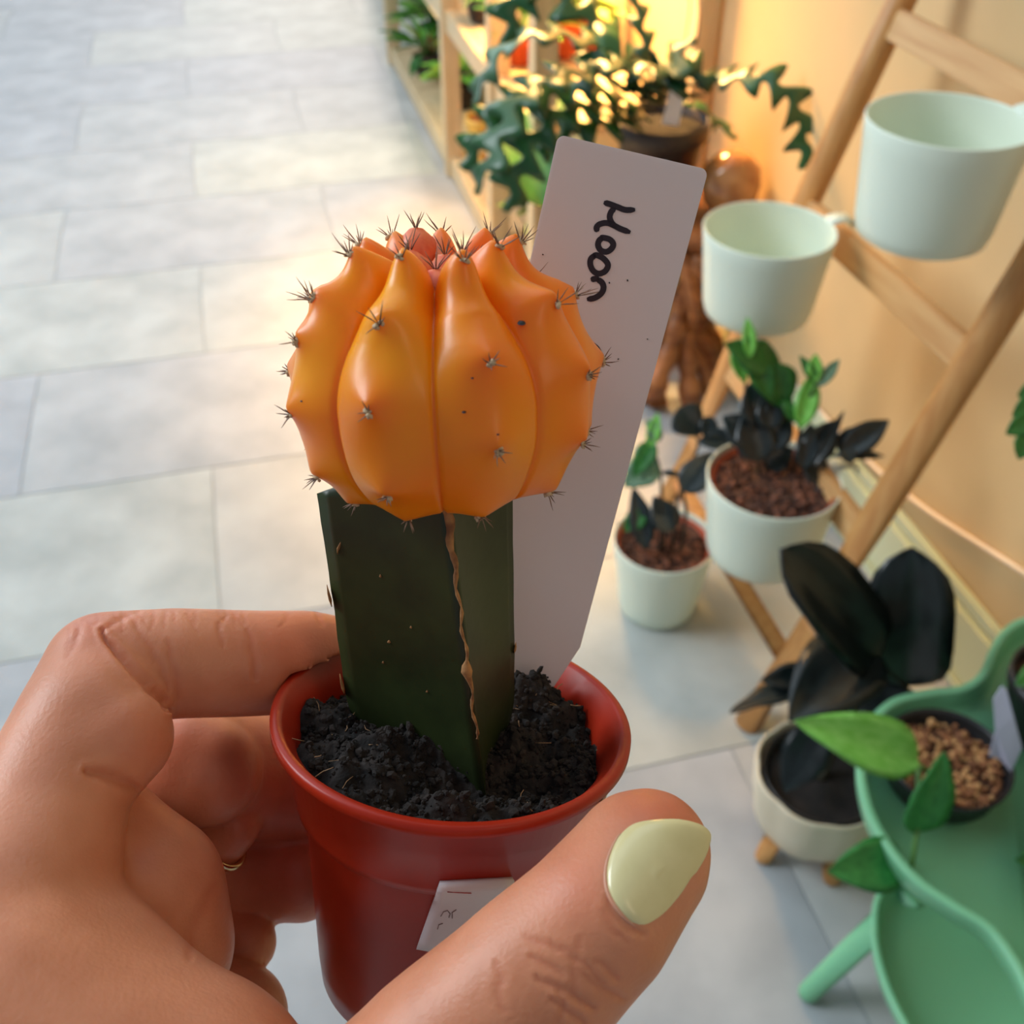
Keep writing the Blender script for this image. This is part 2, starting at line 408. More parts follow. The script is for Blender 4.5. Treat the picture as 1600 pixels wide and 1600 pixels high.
# smaller planter on the floor
t3 = empty('potted_dark_plant', p3 - Vector((0, 0, .135)), 'smaller white planter on the floor with a sparse dark plant, partly behind the label', 'potted plant', 'white planters with dark-leaved plants')
meshobj('planter', planter_geo(p3, .074, .135, .80), m_white, t3)
meshobj('inner_pot', lathe([(.062, -.02), (.066, -.006), (.0675, -.006), (.062, -.025), (.056, -.08), (0, -.08)], 40, p3), m_terra, t3)
soil_disc(p3 + Vector((0, 0, -.016)), .064, m_soilbg, 'soil', t3, .006)
bark(t3, p3 + Vector((0, 0, -.016)), .059, 130, 32)
dark_plant(t3, p3, .07, [
    ([(1030, 870, 1.54), (1034, 790, 1.48), (1030, 730, 1.44), (1012, 690, 1.42)],
     [(1015, 700, 1028, 645, 1.42, 0, .020, m_bright, 'lance'), (1025, 720, 975, 760, 1.43, 0, .045, m_silver, 'ovate'), (1020, 690, 990, 745, 1.42, 0, .03, m_mid, 'ovate'), (1030, 690, 1010, 655, 1.42, 0, .02, m_silver, 'ovate')]),
    ([(1060, 870, 1.54), (1072, 800, 1.48), (1062, 745, 1.44), (1090, 735, 1.42)],
     [(1068, 768, 1115, 705, 1.42, 0, .036, m_dark, 'ovate'), (1062, 742, 1030, 738, 1.43, 0, .008, m_dark, 'lance')]),
    ([(1050, 870, 1.54), (1060, 780, 1.46), (1090, 700, 1.42), (1085, 680, 1.41)],
     [(1058, 640, 1095, 680, 1.41, 0, .042, m_dark, 'ovate'), (1105, 650, 1110, 695, 1.41, 0, .02, m_dark, 'ovate'), (1090, 690, 1160, 690, 1.41, 0, .022, m_dark, 'lance')]),
    ([(1035, 860, 1.54), (1040, 830, 1.52), (1030, 800, 1.5)],
     [(1050, 830, 1022, 775, 1.49, 0, .036, m_dark, 'ovate'), (1010, 860, 990, 760, 1.5, 0, .03, m_dark, 'lance'), (1005, 800, 975, 830, 1.5, 0, .03, m_mid, 'ovate')]),
])

# ================================================================ SHELF UNIT FAR BEHIND
X0, X1 = .54, .84
sh = empty('plant_shelf', (.69, 2.8, 0), 'long pale wooden two-tier plant shelf standing against the wall', 'shelf')
for y in (1.89, 2.24, 2.76, 3.75):
    meshobj('post', box(X0 - .022, X0 + .022, y - .022, y + .022, 0, .70, .002), m_palewood, sh, smooth=False)
for y in (1.885, 2.8, 3.75):
    meshobj('post', box(X1 - .022, X1 + .020, y - .022, y + .022, 0, 1.0, .002), m_palewood, sh, smooth=False)
for z in (.055, .425):
    n = 4; w = (X1 - X0 - .02) / n
    for k in range(n):
        meshobj('board', box(X0 + .012 + k * w, X0 + .012 + (k + 1) * w - .004, 1.9, 3.74, z - .016, z, .002), m_palewood, sh, smooth=False)
    meshobj('front_rail', box(X0 - .012, X0 + .010, 1.9, 3.74, z - .05, z + .002, .002), m_palewood, sh, smooth=False)

def bushy(name, label, cat, base, potr, poth, mp, ml, n, ln, w, kind='ovate', seed=1, up=.6, group=None, stem=True, soil=m_soilbg, spread=1.0, tilt=0.35):
    R = random.Random(seed); base = Vector(base)
    t = empty(name, base, label, cat, group)
    c = base + Vector((0, 0, poth))
    meshobj('pot', lathe([(0, -poth), (potr * .72, -poth), (potr * .76, -poth + .004), (potr * .94, -.016), (potr, -.015), (potr, 0), (potr * .93, 0), (potr * .9, -.012), (potr * .88, -.016), (0, -.018)], 32, c), mp, t)
    soil_disc(c + Vector((0, 0, -.012)), potr * .9, soil, 'soil', t, .004, 20, 4)
    st = []
    for k in range(n):
        a = R.uniform(0, 6.283); e = R.uniform(.1, 1.35) if kind != 'grass' else R.uniform(.6, 1.4)
        d = Vector((math.cos(a) * math.cos(e) * spread, math.sin(a) * math.cos(e) * spread, math.sin(e) * up))
        b = c + d * ln * R.uniform(.35, .9) + Vector((0, 0, .01))
        tip = b + (d * .7 + Vector((0, 0, -tilt * R.random()))).normalized() * ln * R.uniform(.7, 1.1)
        if stem: st.append(tube([c + Vector((d.x, d.y, 0)) * .01, (c + b) / 2 + Vector((0, 0, .01)), b], [.0025, .002, .0015], 5))
        leaf(t, b, tip, w * R.uniform(.7, 1.2), ml[R.randrange(len(ml))], kind, Vector((0, 0, 1)) + d * -.3)
    if st: tag(meshobj('stems', join(*st), m_stem, t), kind='stuff')
    return t
Z1, Z2 = .057, .427
bushy('leafy_plant', 'bushy bright green plant low on the far end of the shelf', 'potted plant', (.66, 3.62, Z1), .06, .09, m_terra, [m_mid, m_bright], 34, .10, .06, seed=1)
bushy('leafy_plant', 'lime green plant on the lower shelf just behind the pale front post', 'potted plant', (.64, 3.12, Z1), .055, .07, m_brownblack, [m_lime, m_bright], 26, .09, .055, seed=2)
bushy('leafy_plant', 'bright green trailing plant on the lower shelf between the two far posts', 'potted plant', (.60, 3.42, Z1), .05, .06, m_brownblack, [m_bright, m_lime, m_mid], 26, .10, .03, 'lance', seed=3)
bushy('leafy_plant', 'grey-green fine-leaved plant on the upper shelf near the far post', 'potted plant', (.60, 2.62, Z2), .045, .05, m_brownblack, [m_silver], 60, .07, .018, 'lance', seed=4)
bushy('leafy_plant', 'yellow-green variegated plant in a terracotta pot on the upper shelf', 'potted plant', (.735, 2.33, Z2), .075, .085, m_terra, [m_varieg, m_lime, m_varieg], 46, .075, .05, seed=5, up=.5)
bushy('leafy_plant', 'mid green plant in a small terracotta pot left of the variegated one', 'potted plant', (.60, 2.30, Z2), .045, .06, m_terra, [m_bright, m_mid], 22, .09, .035, 'lance', seed=6)
bushy('leafy_plant', 'lime and yellow plant on the lower shelf glimpsed beneath the fishbone stems', 'potted plant', (.68, 2.16, Z1), .06, .08, m_terra, [m_lime, m_varieg], 40, .09, .05, seed=7)
bushy('leafy_plant', 'yellow-green plant on the lower shelf close to the wall behind the black pot', 'potted plant', (.785, 2.0, Z1 + .0), .045, .12, m_terra, [m_lime, m_mid], 28, .10, .05, seed=8)
# yellow bowls on the lower shelf
for (x, y, r, h, lab) in ((.65, 2.88, .05, .05, 'small yellow-orange pot with soil on the lower shelf, farther of the two'), (.62, 2.60, .045, .045, 'small yellow-orange pot on the lower shelf, nearer of the two')):
    t = empty('yellow_pot', (x, y, Z1), lab, 'pot', 'yellow pots on the lower shelf')
    c = Vector((x, y, Z1 + h))
    meshobj('pot_body', lathe([(0, -h), (r * .7, -h), (r * .95, -h * .4), (r, 0), (r * .92, .001), (r * .88, -.006), (r * .85, -.01), (0, -.011)], 32, c), mat('yellow_glaze', srgb(236, 190, 90), .4), t)
    soil_disc(c + Vector((0, 0, -.008)), r * .84, mat('amber_soil', srgb(170, 96, 44), .9, srgb(120, 64, 30), 50), 'soil', t, .002, 20, 3)
# big dark green rounded leaf plant low in front of the shelf end
rb = empty('broad_leaf_plant', (.60, 1.965, Z1), 'plant with one broad rounded dark green leaf hanging over the shelf end', 'potted plant')
meshobj('pot', lathe([(0, 0), (.035, 0), (.045, .06), (.041, .06), (.04, .052), (0, .05)], 24, (.60, 1.965, Z1)), m_brownblack, rb)
meshobj('stem', tube(spline([(.60, 1.965, Z1 + .05), (.59, 1.95, .2), at(815, 190, 1.98)], 6), .003, 6), m_stem, rb)
leaf(rb, at(800, 175, 1.98), at(850, 318, 1.90), .115, m_mid, 'oblong', -FW + UP * .2)
leaf(rb, at(830, 160, 2.0), at(905, 205, 1.95), .06, m_mid, 'ovate', -FW + UP * .4)

# ================================================================ ROOT-WOOD STOOL WITH FISHBONE CACTUS
PB = Vector(onz(1035, 184, .50)); RW = Vector((.735, 1.655, 0))
rs = empty('root_stool', RW, 'tangled brown root-wood stool with twisting limbs beside the wall', 'stool')
R = random.Random(11)
for k in range(13):
    a = 2 * math.pi * k / 13 + R.uniform(-.2, .2); tw = R.uniform(-1.3, 1.3); pts = []
    for i in range(7):
        q = i / 6; rr = (.055 + .055 * abs(math.cos(q * math.pi * 1.1 + .3 * k))) * R.uniform(.8, 1.15)
        aa = a + tw * q; pts.append(RW + Vector((rr * math.cos(aa), rr * math.sin(aa), .012 + .31 * q)))
    s = spline(pts, 5); r0 = R.uniform(.012, .021)
    meshobj('limb', tube(s, [r0 * (1.15 - .3 * math.sin(math.pi * i / len(s)) + .15 * math.sin(i * 1.3 + k)) for i in range(len(s))], 9), m_root, rs)
burl = []
bv, bf = lathe([(0, 0), (.05, .0), (.103, .018), (.118, .035), (.11, .048), (.06, .056), (0, .058)], 40, RW + Vector((0, 0, .302)))
bv = [v + (v - RW - Vector((0, 0, .33))) * .25 * noise.noise(v * 22) * (0 if v.z > .352 else 1) for v in bv]
meshobj('seat', (bv, bf), m_root, rs)
g = empty('glass_globe', Vector((.80, 1.70, .36)), 'rounded brown glassy burl beside the black nursery pot', 'ornament')
gc = Vector(onz(1142, 285, .412)); gc.x = min(gc.x, .812)
g.location = gc - Vector((0, 0, .052))
meshobj('body', lathe([(0, -.052), (.03, -.050), (.047, -.03), (.052, 0), (.047, .028), (.03, .047), (.012, .055), (0, .056)], 32, gc), mat('amber_glaze', srgb(150, 92, 48), .12, srgb(196, 140, 84), 24, coat=.5), g)

fb = empty('fishbone_cactus', PB - Vector((0, 0, .135)), 'fishbone cactus with zigzag dark green stems in a dark brown nursery pot', 'potted plant')
pr = .082
meshobj('nursery_pot', lathe([(0, -.135), (pr * .70, -.135), (pr * .73, -.13), (pr * .90, -.034), (pr * .96, -.032), (pr, -.03), (pr * 1.02, -.002), (pr * 1.0, 0), (pr * .96, -.002), (pr * .92, -.03), (pr * .9, -.04), (0, -.04)], 40, PB), m_brownblack, fb)
soil_disc(PB + Vector((0, 0, -.018)), pr * .93, mat('black_soil', srgb(34, 26, 22), .95, srgb(14, 10, 9), 60, bump=.6), 'soil', fb, .006)
pl_ = empty('pot_label', at(1040, 195, 1.76), 'small blank white label standing in the fishbone cactus pot', 'label')
lv = [at(1034, 193, 1.765), at(1060, 197, 1.765), at(1072, 138, 1.72), at(1048, 134, 1.72)]
nn = FW * .0012
meshobj('strip', (lv + [v + nn for v in lv], [(0, 1, 2, 3), (7, 6, 5, 4), (0, 4, 5, 1), (1, 5, 6, 2), (2, 6, 7, 3), (3, 7, 4, 0)]), m_label, pl_, smooth=False)
st_ = [at(985, 222, 1.78), at(1012, 226, 1.775), at(1010, 238, 1.78), at(984, 234, 1.785)]
def axis_patch(c, rfun, a0, a1, z0, z1, off=.0006, n=8):
    V, Fc = [], []
    for i in range(n + 1):
        for j in range(3):
            a = a0 + (a1 - a0) * i / n; z = z0 + (z1 - z0) * j / 2; r = rfun(z) + off
            V.append(Vector(c) + Vector((r * math.cos(a), r * math.sin(a), z)))
    for i in range(n):
        for j in range(2):
            q = i * 3 + j; Fc.append((q, q + 3, q + 4, q + 1))
    return V, Fc
meshobj('sticker', axis_patch(PB, lambda z: pr * (.90 + (z + .034) * .17 / .096 * 1.0), -2.05, -1.75, -.062, -.048), m_label, fb)

def fishbone(P, lobe, step=.030, alt=0, twist=0, base_normal=None):
    """flat stem along 3-D points with alternating pointed lobes (a real zigzag blade with thickness)"""
    s = spline(P, 14); L = [0]
    for a, b in zip(s, s[1:]): L.append(L[-1] + (b - a).length)
    V, Fc = [], []; n = len(s)
    for i, p in enumerate(s):
        d = (s[min(i + 1, n - 1)] - s[max(i - 1, 0)]).normalized()
        nrm = Vector(base_normal if base_normal is not None else (-FW + UP * .5)); nrm = (nrm - d * nrm.dot(d)).normalized()
        if twist: nrm = Matrix.Rotation(twist * i / n, 3, d) @ nrm
        side = nrm.cross(d)
        q = L[i] / step; env = min(1, (L[-1] - L[i]) / (step * 1.2) + .15) * min(1, L[i] / (step * .8) + .25)
        def w(ph):
            f = (q + ph) % 1.0
            return .0045 + lobe * env * (math.sin(math.pi * min(1, f / .6) * .5) ** 1.5 if f < .6 else max(0, 1 - (f - .6) / .22) ** .8)
        wl, wr = w(0), w(.5)
        sk = d * .012
        V += [p + side * wl + sk * (wl / lobe), p + side * wl * .45 + nrm * .0016, p + nrm * .0026, p - side * wr * .45 + nrm * .0016, p - side * wr + sk * (wr / lobe), p - nrm * .0012]
    for i in range(n - 1):
        for j in range(6):
            a = i * 6 + j; b = i * 6 + (j + 1) % 6; Fc.append((a, a + 6, b + 6, b))
    Fc.append((0, 1, 2, 3, 4, 5)); Fc.append(tuple((n - 1) * 6 + j for j in (5, 4, 3, 2, 1, 0)))
    return V, Fc
stems = [
    ([(1000, 170, 1.80), (930, 140, 1.72), (840, 150, 1.66), (775, 195, 1.64), (722, 262, 1.66)], .036, .052),
    ([(1005, 165, 1.80), (950, 120, 1.68), (870, 120, 1.62), (805, 165, 1.60), (765, 250, 1.60), (742, 300, 1.62)], .040, .056),
    ([(1000, 175, 1.80), (920, 165, 1.70), (860, 190, 1.66), (818, 250, 1.66), (795, 330, 1.68)], .036, .055),
    ([(1005, 160, 1.80), (960, 90, 1.70), (900, 60, 1.66), (830, 55, 1.64), (775, 90, 1.66), (740, 160, 1.68)], .034, .055),
    ([(1010, 150, 1.80), (950, 60, 1.74), (890, 5, 1.72), (850, -30, 1.72), (810, 0, 1.72), (790, 70, 1.74)], .038, .055),
    ([(1020, 150, 1.80), (1012, 90, 1.74), (1000, 30, 1.74), (985, -50, 1.76)], .016, .05),
    ([(1015, 155, 1.79), (1035, 120, 1.72), (1055, 95, 1.70), (1080, 60, 1.70)], .045, .050),
    ([(1060, 150, 1.80), (1090, 125, 1.74), (1120, 120, 1.70), (1160, 122, 1.66), (1205, 128, 1.64), (1240, 160, 1.64), (1255, 205, 1.66), (1256, 262, 1.68)], .026, .046),
    ([(1000, 170, 1.82), (960, 190, 1.74), (915, 195, 1.70), (870, 215, 1.70), (850, 250, 1.7)], .036, .05),
    ([(1020, 165, 1.80), (1000, 120, 1.70), (965, 100, 1.66), (930, 105, 1.66), (895, 150, 1.68), (878, 200, 1.72)], .036, .05),
    ([(1070, 165, 1.80), (1100, 170, 1.86), (1125, 195, 1.88), (1150, 215, 1.88)], .024, .05),
    ([(1050, 160, 1.79), (1050, 120, 1.70), (1015, 105, 1.68), (975, 125, 1.68)], .045, .05),
    ([(1010, 160, 1.79), (985, 110, 1.70), (950, 75, 1.68), (905, 95, 1.68)], .034, .05),
    ([(1030, 160, 1.79), (1030, 130, 1.72), (1080, 118, 1.70), (1125, 125, 1.70)], .034, .05),
]
for k, (P, lobe, step) in enumerate(stems):
    meshobj('stem', fishbone([at(*q) for q in P], lobe * 1.25, step * 1.0, twist=(.5 if k % 2 else -.4)), m_fish, fb)
for x0, x1, x2 in ((1070, 1078, 1072), (1082, 1092, 1088)):
    meshobj('tendril', tube(spline([at(1060, 165, 1.8), at(x2, 60, 1.78), at(x1, 0, 1.78), at(x0, -60, 1.8)], 6), .0015, 5), m_root, fb)

# ================================================================ RUBBER PLANT IN SCALLOPED CREAM POT ON WOODEN FEET
RC = Vector(onz(1287, 1203, .135))
rp = empty('rubber_plant', (RC.x, RC.y, 0), 'rubber plant with big near-black leaves in a scalloped cream pot on wooden feet', 'potted plant')
n = 72; prof = [(0, -.098), (.050, -.098), (.062, -.090), (.069, -.07), (.073, -.04), (.075, -.012), (.0755, -.003), (.074, 0), (.0715, -.002), (.070, -.012), (.066, -.04), (.05, -.09), (0, -.09)]
v, f = lathe(prof, n, (0, 0, 0))
v = [Vector((p.x, p.y, p.z)) * 1 if p.xy.length < 1e-6 else Vector((p.x * (1 + .045 * abs(math.cos(4 * math.atan2(p.y, p.x))) ** .7), p.y * (1 + .045 * abs(math.cos(4 * math.atan2(p.y, p.x))) ** .7), p.z)) + RC for p in v]
v = [p + RC if p.length < .2 and (p - RC).length > .3 else p for p in v]
meshobj('cream_pot', (v, f), m_cream, rp)
meshobj('inner_pot', lathe([(.058, -.05), (.066, -.006), (.068, -.005), (.0675, -.02), (.06, -.05)], 40, RC), m_black, rp)
soil_disc(RC + Vector((0, 0, -.022)), .064, MATS['black_soil'], 'soil', rp, .008)
for a in (math.radians(195), math.radians(275), math.radians(20), math.radians(105)):
    p = RC + Vector((math.cos(a) * .050, math.sin(a) * .050, -.085)); q = Vector((RC.x + math.cos(a) * .064, RC.y + math.sin(a) * .064, 0))
    meshobj('foot', tube([p, (p * .4 + q * .6), q + Vector((0, 0, .003)), q], [.013, .0115, .0105, .0085], 14), m_bamboo, rp)
m_rub = mat('rubber_leaf', srgb(12, 18, 18), .28, srgb(22, 32, 32), 6, spec=.55)
tr = spline([RC + Vector((0, .0, -.03)), at(1310, 1150, 1.22), at(1330, 1060, 1.16), at(1345, 1010, 1.12)], 6)
meshobj('trunk', tube(tr, .0055, 9), m_darkstem, rp)
def petleaf(b, s, e, w, kind='oblong', nrm=None):
    meshobj('petiole', tube([at(*b), at(*s)], .0025, 6), m_darkstem, rp)
    leaf(rp, at(*s), at(*e), w, m_rub, kind, nrm if nrm is not None else -FW + UP * .5 - RT * .2)
petleaf((1340, 1020, 1.13), (1375, 1040, 1.12), (1232, 860, 1.02), .082, 'oblong')
petleaf((1345, 1010, 1.12), (1418, 1075, 1.14), (1425, 862, 1.06), .088, 'oblong', -FW + UP * .2 - RT * .4)
petleaf((1335, 1060, 1.15), (1360, 1010, 1.13), (1235, 1120, 1.06), .085, 'ovate', -FW + UP * .9)
petleaf((1330, 1060, 1.15), (1430, 1010, 1.16), (1472, 1062, 1.12), .05, 'ovate')
petleaf((1325, 1100, 1.17), (1270, 1078, 1.12), (1140, 1108, 1.10), .036, 'ovate', UP - FW * .4)
petleaf((1325, 1100, 1.17), (1270, 1060, 1.13), (1190, 1062, 1.12), .034, 'ovate')
petleaf((1322, 1110, 1.17), (1290, 1120, 1.12), (1225, 1240, 1.13), .050, 'lance', -FW - RT * .4)
petleaf((1330, 1080, 1.17), (1380, 1110, 1.18), (1300, 975, 1.17), .085, 'ovate')
petleaf((1330, 1080, 1.17), (1340, 1110, 1.16), (1440, 1090, 1.14), .07, 'ovate')

# ================================================================ MINT GREEN TIERED STAND
def tray(name, outline, z, h, lip, parent):
    """closed plan outline; rolled lip, sloping wall, flat floor, underside"""
    P = spline([Vector((p[0], p[1], 0)) for p in outline], 6, True); n = len(P)
    cen = sum(P, Vector()) / n
    nor = []
    for i in range(n):
        d = (P[(i + 1) % n] - P[i - 1]).normalized(); nn = Vector((d.y, -d.x, 0))
        nor.append(nn)
    area = sum(P[i].x * P[(i + 1) % n].y - P[(i + 1) % n].x * P[i].y for i in range(n))
    if area < 0: nor = [-q for q in nor]
    rings = [(-.010, -h), (-.004, -h * .8), (0, -.004), (0, -.001), (-.0015, 0), (-lip + .0015, 0), (-lip, -.002), (-lip - .003, -h * .55), (-lip - .008, -h + .003)]
    V, Fc = [], []
    for off, dz in rings: V += [P[i] + nor[i] * off + Vector((0, 0, z + dz)) for i in range(n)]
    for r in range(len(rings) - 1):
        for i in range(n):
            a, b = r * n + i, r * n + (i + 1) % n; Fc.append((a, b, b + n, a + n))
    k = (len(rings) - 1) * n
    inner = V[k:k + n]
    Fc.append([k + i for i in range(n)]); Fc.append([i for i in range(n)][::-1])
    return meshobj(name, (V, Fc), m_green, parent)
ZU, ZL = .315, .185
gs = empty('tiered_stand', (.66, .42, 0), 'mint green plastic tiered plant stand with cloud-shaped trays and splayed legs', 'plant stand')
uo = [(1338, 1190), (1350, 1135), (1390, 1092), (1450, 1076), (1500, 1070), (1530, 1050), (1548, 1010), (1572, 978), (1610, 962), (1690, 965), (1760, 1010), (1785, 1090), (1765, 1180), (1755, 1270), (1775, 1370), (1750, 1480), (1690, 1560), (1620, 1570), (1585, 1510), (1545, 1455), (1490, 1420), (1430, 1378), (1385, 1325), (1352, 1262)]
lo = [(1362, 1450), (1372, 1390), (1420, 1350), (1520, 1330), (1680, 1400), (1800, 1560), (1830, 1750), (1760, 1900), (1640, 1910), (1540, 1800), (1460, 1680), (1400, 1580), (1372, 1510)]
tray('upper_tray', [onz(x, y, ZU) for x, y in uo], ZU, .030, .009, gs)
tray('lower_tray', [onz(x, y, ZL) for x, y in lo], ZL, .026, .007, gs)
cc = onz(1690, 1440, ZL)
meshobj('column', lathe([(.016, ZL - .02), (.016, ZL), (.013, ZL + .02), (.013, ZU - .045), (.018, ZU - .03)], 20, (cc.x, cc.y, 0)), m_green, gs)
for tp, ft in (((1425, 1395), (1258, 1556)), ((1700, 1430), (1740, 1330)), ((1640, 1820), (1560, 2050)), ((1790, 1700), (1900, 1750))):
    a = onz(*tp, ZL - .02); b = onz(*ft, 0.002)
    meshobj('leg', tube([a, a.lerp(b, .5), a.lerp(b, .97), b], [.0145, .013, .0115, .009], 16), m_green, gs)

BP = Vector(onz(1482, 1183, ZU + .012)); br = .0595
hp = empty('potted_hoya', BP - Vector((0, 0, .036)), 'black pot of bark chips with bright green pointed leaves on the mint stand', 'potted plant')
meshobj('nursery_pot', lathe([(0, -.036), (br * .82, -.036), (br * .9, -.02), (br * .98, -.006), (br, 0), (br * .97, .001), (br * .93, -.004), (br * .88, -.03), (0, -.032)], 44, BP), m_black, hp)
R = random.Random(5)
def chip_at():
    a = R.uniform(0, 6.28); q = br * .86 * math.sqrt(R.random()); return BP + Vector((q * math.cos(a), q * math.sin(a), -.012 + R.uniform(-.003, .004)))
soil_disc(BP + Vector((0, 0, -.016)), br * .9, m_soilbg, 'soil', hp, .002)
for nm, cc_, k in (('pale', (196, 148, 96), 170), ('dark', (120, 76, 48), 130), ('brown', (158, 104, 66), 170)):
    tag(meshobj('bark_chips', blob(k, lambda: R.uniform(.0022, .0046), chip_at), mat('bark_' + nm, srgb(*cc_), .85), hp, smooth=False), kind='stuff')
meshobj('stem', tube(spline([BP + Vector((-.02, -.01, -.01)), at(1436, 1200, .975), at(1436, 1270, .955), at(1428, 1330, .95), at(1420, 1375, .955)], 6), .0024, 8), m_stem, hp)
m_hoyaL = mat('light_leaf', srgb(108, 184, 66), .42, srgb(138, 206, 100), 8)
m_hoyaD = mat('deep_leaf', srgb(34, 112, 48), .4, srgb(54, 136, 62), 8)
leaf(hp, at(1437, 1188, .965), at(1248, 1126, .93), .053, m_hoyaL, 'ovate', -FW + UP * .3)
leaf(hp, at(1428, 1302, .95), at(1480, 1178, .93), .046, m_hoyaD, 'ovate', -FW + RT * .3)
leaf(hp, at(1412, 1345, .955), at(1297, 1362, .93), .048, m_hoyaD, 'ovate', -FW + UP * .3)
hl = empty('pot_label', at(1572, 1190, .98), 'pale lilac-white plant label stuck in the bark beside the black pot rim', 'label')
lp = [(1563, 1186, .985), (1546, 1182, .985), (1556, 1142, .96), (1553, 1092, .94), (1566, 1072, .93), (1572, 1076, .93), (1584, 1120, .945), (1597, 1168, .965), (1580, 1206, .985)]
lv = [at(*q) for q in lp]; k = len(lv); nn = FW * .0012
meshobj('strip', (lv + [v + nn for v in lv], [tuple(range(k)), tuple(range(2 * k - 1, k - 1, -1))] + [(i, i + k, (i + 1) % k + k, (i + 1) % k) for i in range(k)]), mat('lilac_label', srgb(214, 212, 236), .5), hl, smooth=False)
bp2 = Vector(onz(1668, 1062, ZU + .05))
t = bushy('leafy_plant', 'dark glossy-potted plant on the far lobe of the mint stand at the right edge', 'potted plant', bp2 - Vector((0, 0, .078)), .052, .078, m_black, [m_mid], 10, .05, .03, seed=21)
t = bushy('leafy_plant', 'green plant at the right edge hanging over the mint stand', 'potted plant', onz(1735, 1330, ZU - .027), .042, .06, m_black, [m_mid, m_hoyaD], 16, .07, .04, seed=22)
leaf(t, at(1690, 1330, .93), at(1588, 1345, .92), .035, m_mid, 'ovate', -FW)
hgp = empty('hanging_plant', at(1760, 560, .95), 'green leaves of a hanging plant reaching in at the right edge', 'potted plant')
hc = at(1760, 560, .95)
meshobj('pot', lathe([(0, -.08), (.045, -.08), (.055, -.01), (.06, 0), (.054, 0), (.05, -.01), (0, -.012)], 28, hc + Vector((0, 0, .08))), m_terra, hgp)
top_ = Vector((hc.x, hc.y, 1.62))
meshobj('hanging_cords', join(*[tube([hc + Vector((.056 * math.cos(a), .056 * math.sin(a), .079)), top_], .0012, 5) for a in (0.3, 2.4, 4.5)]), m_cable, hgp)
meshobj('wall_hook', tube([top_ + Vector((0, 0, -.004)), top_ + Vector((-.008, 0, -.012)), top_ + Vector((-.016, 0, 0)), top_ + Vector((0, 0, .012)), Vector((WX, hc.y, 1.64))], .004, 8), m_black, hgp)
meshobj('stem', tube(spline([hc + Vector((0, 0, .07)), at(1690, 500, .93), at(1640, 570, .92), at(1612, 640, .92), at(1603, 700, .93)], 6), .002, 6), m_stem, hgp)
for (a, b) in (((1622, 625), (1582, 650)), ((1612, 655), (1572, 678)), ((1606, 680), (1592, 718)), ((1625, 610), (1590, 618)), ((1640, 640), (1650, 700))):
    leaf(hgp, at(*a, .92), at(*b, .92), .020, m_mid, 'ovate', -FW)

# ================================================================ POTTED MOON CACTUS IN THE HAND
def C2W(x, y, d): return CAM + RT * x + UP * y + FW * d          # camera-frame metres -> world
RIM = np.array([(708 - 800) / F * .18, (800 - 1113) / F * .18, -.18])   # right, up, back
def axes(a):
    a = np.array(a); a = a / np.linalg.norm(a); r = np.array([1., 0, 0]); r -= a * (r @ a); r /= np.linalg.norm(r)
    return a, r, np.cross(a, r)
Ax, Rx, Bx = axes([.095, .93, .366])                              # the pot leans a little to the left at its foot
Ac, Rc, Bc = axes([-.03, .93, .366])                              # the cactus in it stands slightly the other way                                             # away from the camera
def w_of(v): return CAM + RT * float(v[0]) + UP * float(v[1]) - FW * float(v[2])
def wd_(v): return RT * float(v[0]) + UP * float(v[1]) - FW * float(v[2])
PM = Matrix((wd_(Rx), wd_(Bx), wd_(Ax))).transposed().to_4x4(); PM.translation = w_of(RIM)
PC = Matrix((wd_(Rc), wd_(Bc), wd_(Ac))).transposed().to_4x4(); PC.translation = w_of(RIM)
RR = .0305
PROF = [(0, -.056), (.0195, -.056), (.0205, -.0550), (.0212, -.050), (.0243, -.0178), (.0246, -.0170), (.0259, -.0163), (.0262, -.0148), (.0284, -.0030), (.0294, -.0026), (RR, -.0018), (RR, -.0004), (RR - .0005, 0), (RR - .0015, 0), (RR - .002, -.0006), (.0268, -.0030), (.0258, -.006), (.0235, -.016), (.019, -.054), (0, -.054)]
PROF_OUT = [(.0198, -.056), (.0243, -.0178), (.0259, -.0163), (.0262, -.0148), (.0284, -.0030), (RR, -.0012)]
cact = empty('potted_moon_cactus', PM @ Vector((0, 0, -.056)), 'orange grafted moon cactus in a small red-brown plastic pot held in the hand', 'cactus')
m_pot = mat('red_brown_plastic', srgb(168, 42, 18), .34, sss=.25, sssr=(1, .25, .12), ssss=.003, spec=.32, bump=.05, bscale=300, nscale=60, bdist=.0003, col2=srgb(154, 34, 12))
pot = meshobj('pot', xf(PM, lathe(PROF, 96)), m_pot, cact)

# --- soil: clods and crumbs
def soil_h(x, y):
    v = Vector((x, y, .3))
    h = -.0058 + .0034 * noise.noise(v * 130) + .0024 * noise.noise(v * 330) + .0009 * noise.noise(v * 1100)
    h += .0034 * math.exp(-((x + .014) ** 2 + (y + .008) ** 2) / .00009)          # mound front-left
    h += .0065 * math.exp(-((x - .0125) ** 2 + (y - .0125) ** 2) / .00003)        # clod against the label
    h -= .0022 * math.exp(-((x - .012) ** 2 + (y + .010) ** 2) / .00006)
    r = math.hypot(x, y)
    return h - max(0, r - .0235) * .35
V, Fc = [], []; nr, na = 60, 180
for i in range(nr + 1):
    for k in range(na):
        a = 2 * math.pi * k / na; r = .0264 * i / nr; x, y = r * math.cos(a), r * math.sin(a); V.append(Vector((x, y, soil_h(x, y))))
for i in range(nr):
    for k in range(na):
        a, b = i * na + k, i * na + (k + 1) % na; Fc.append((a, a + na, b + na, b))
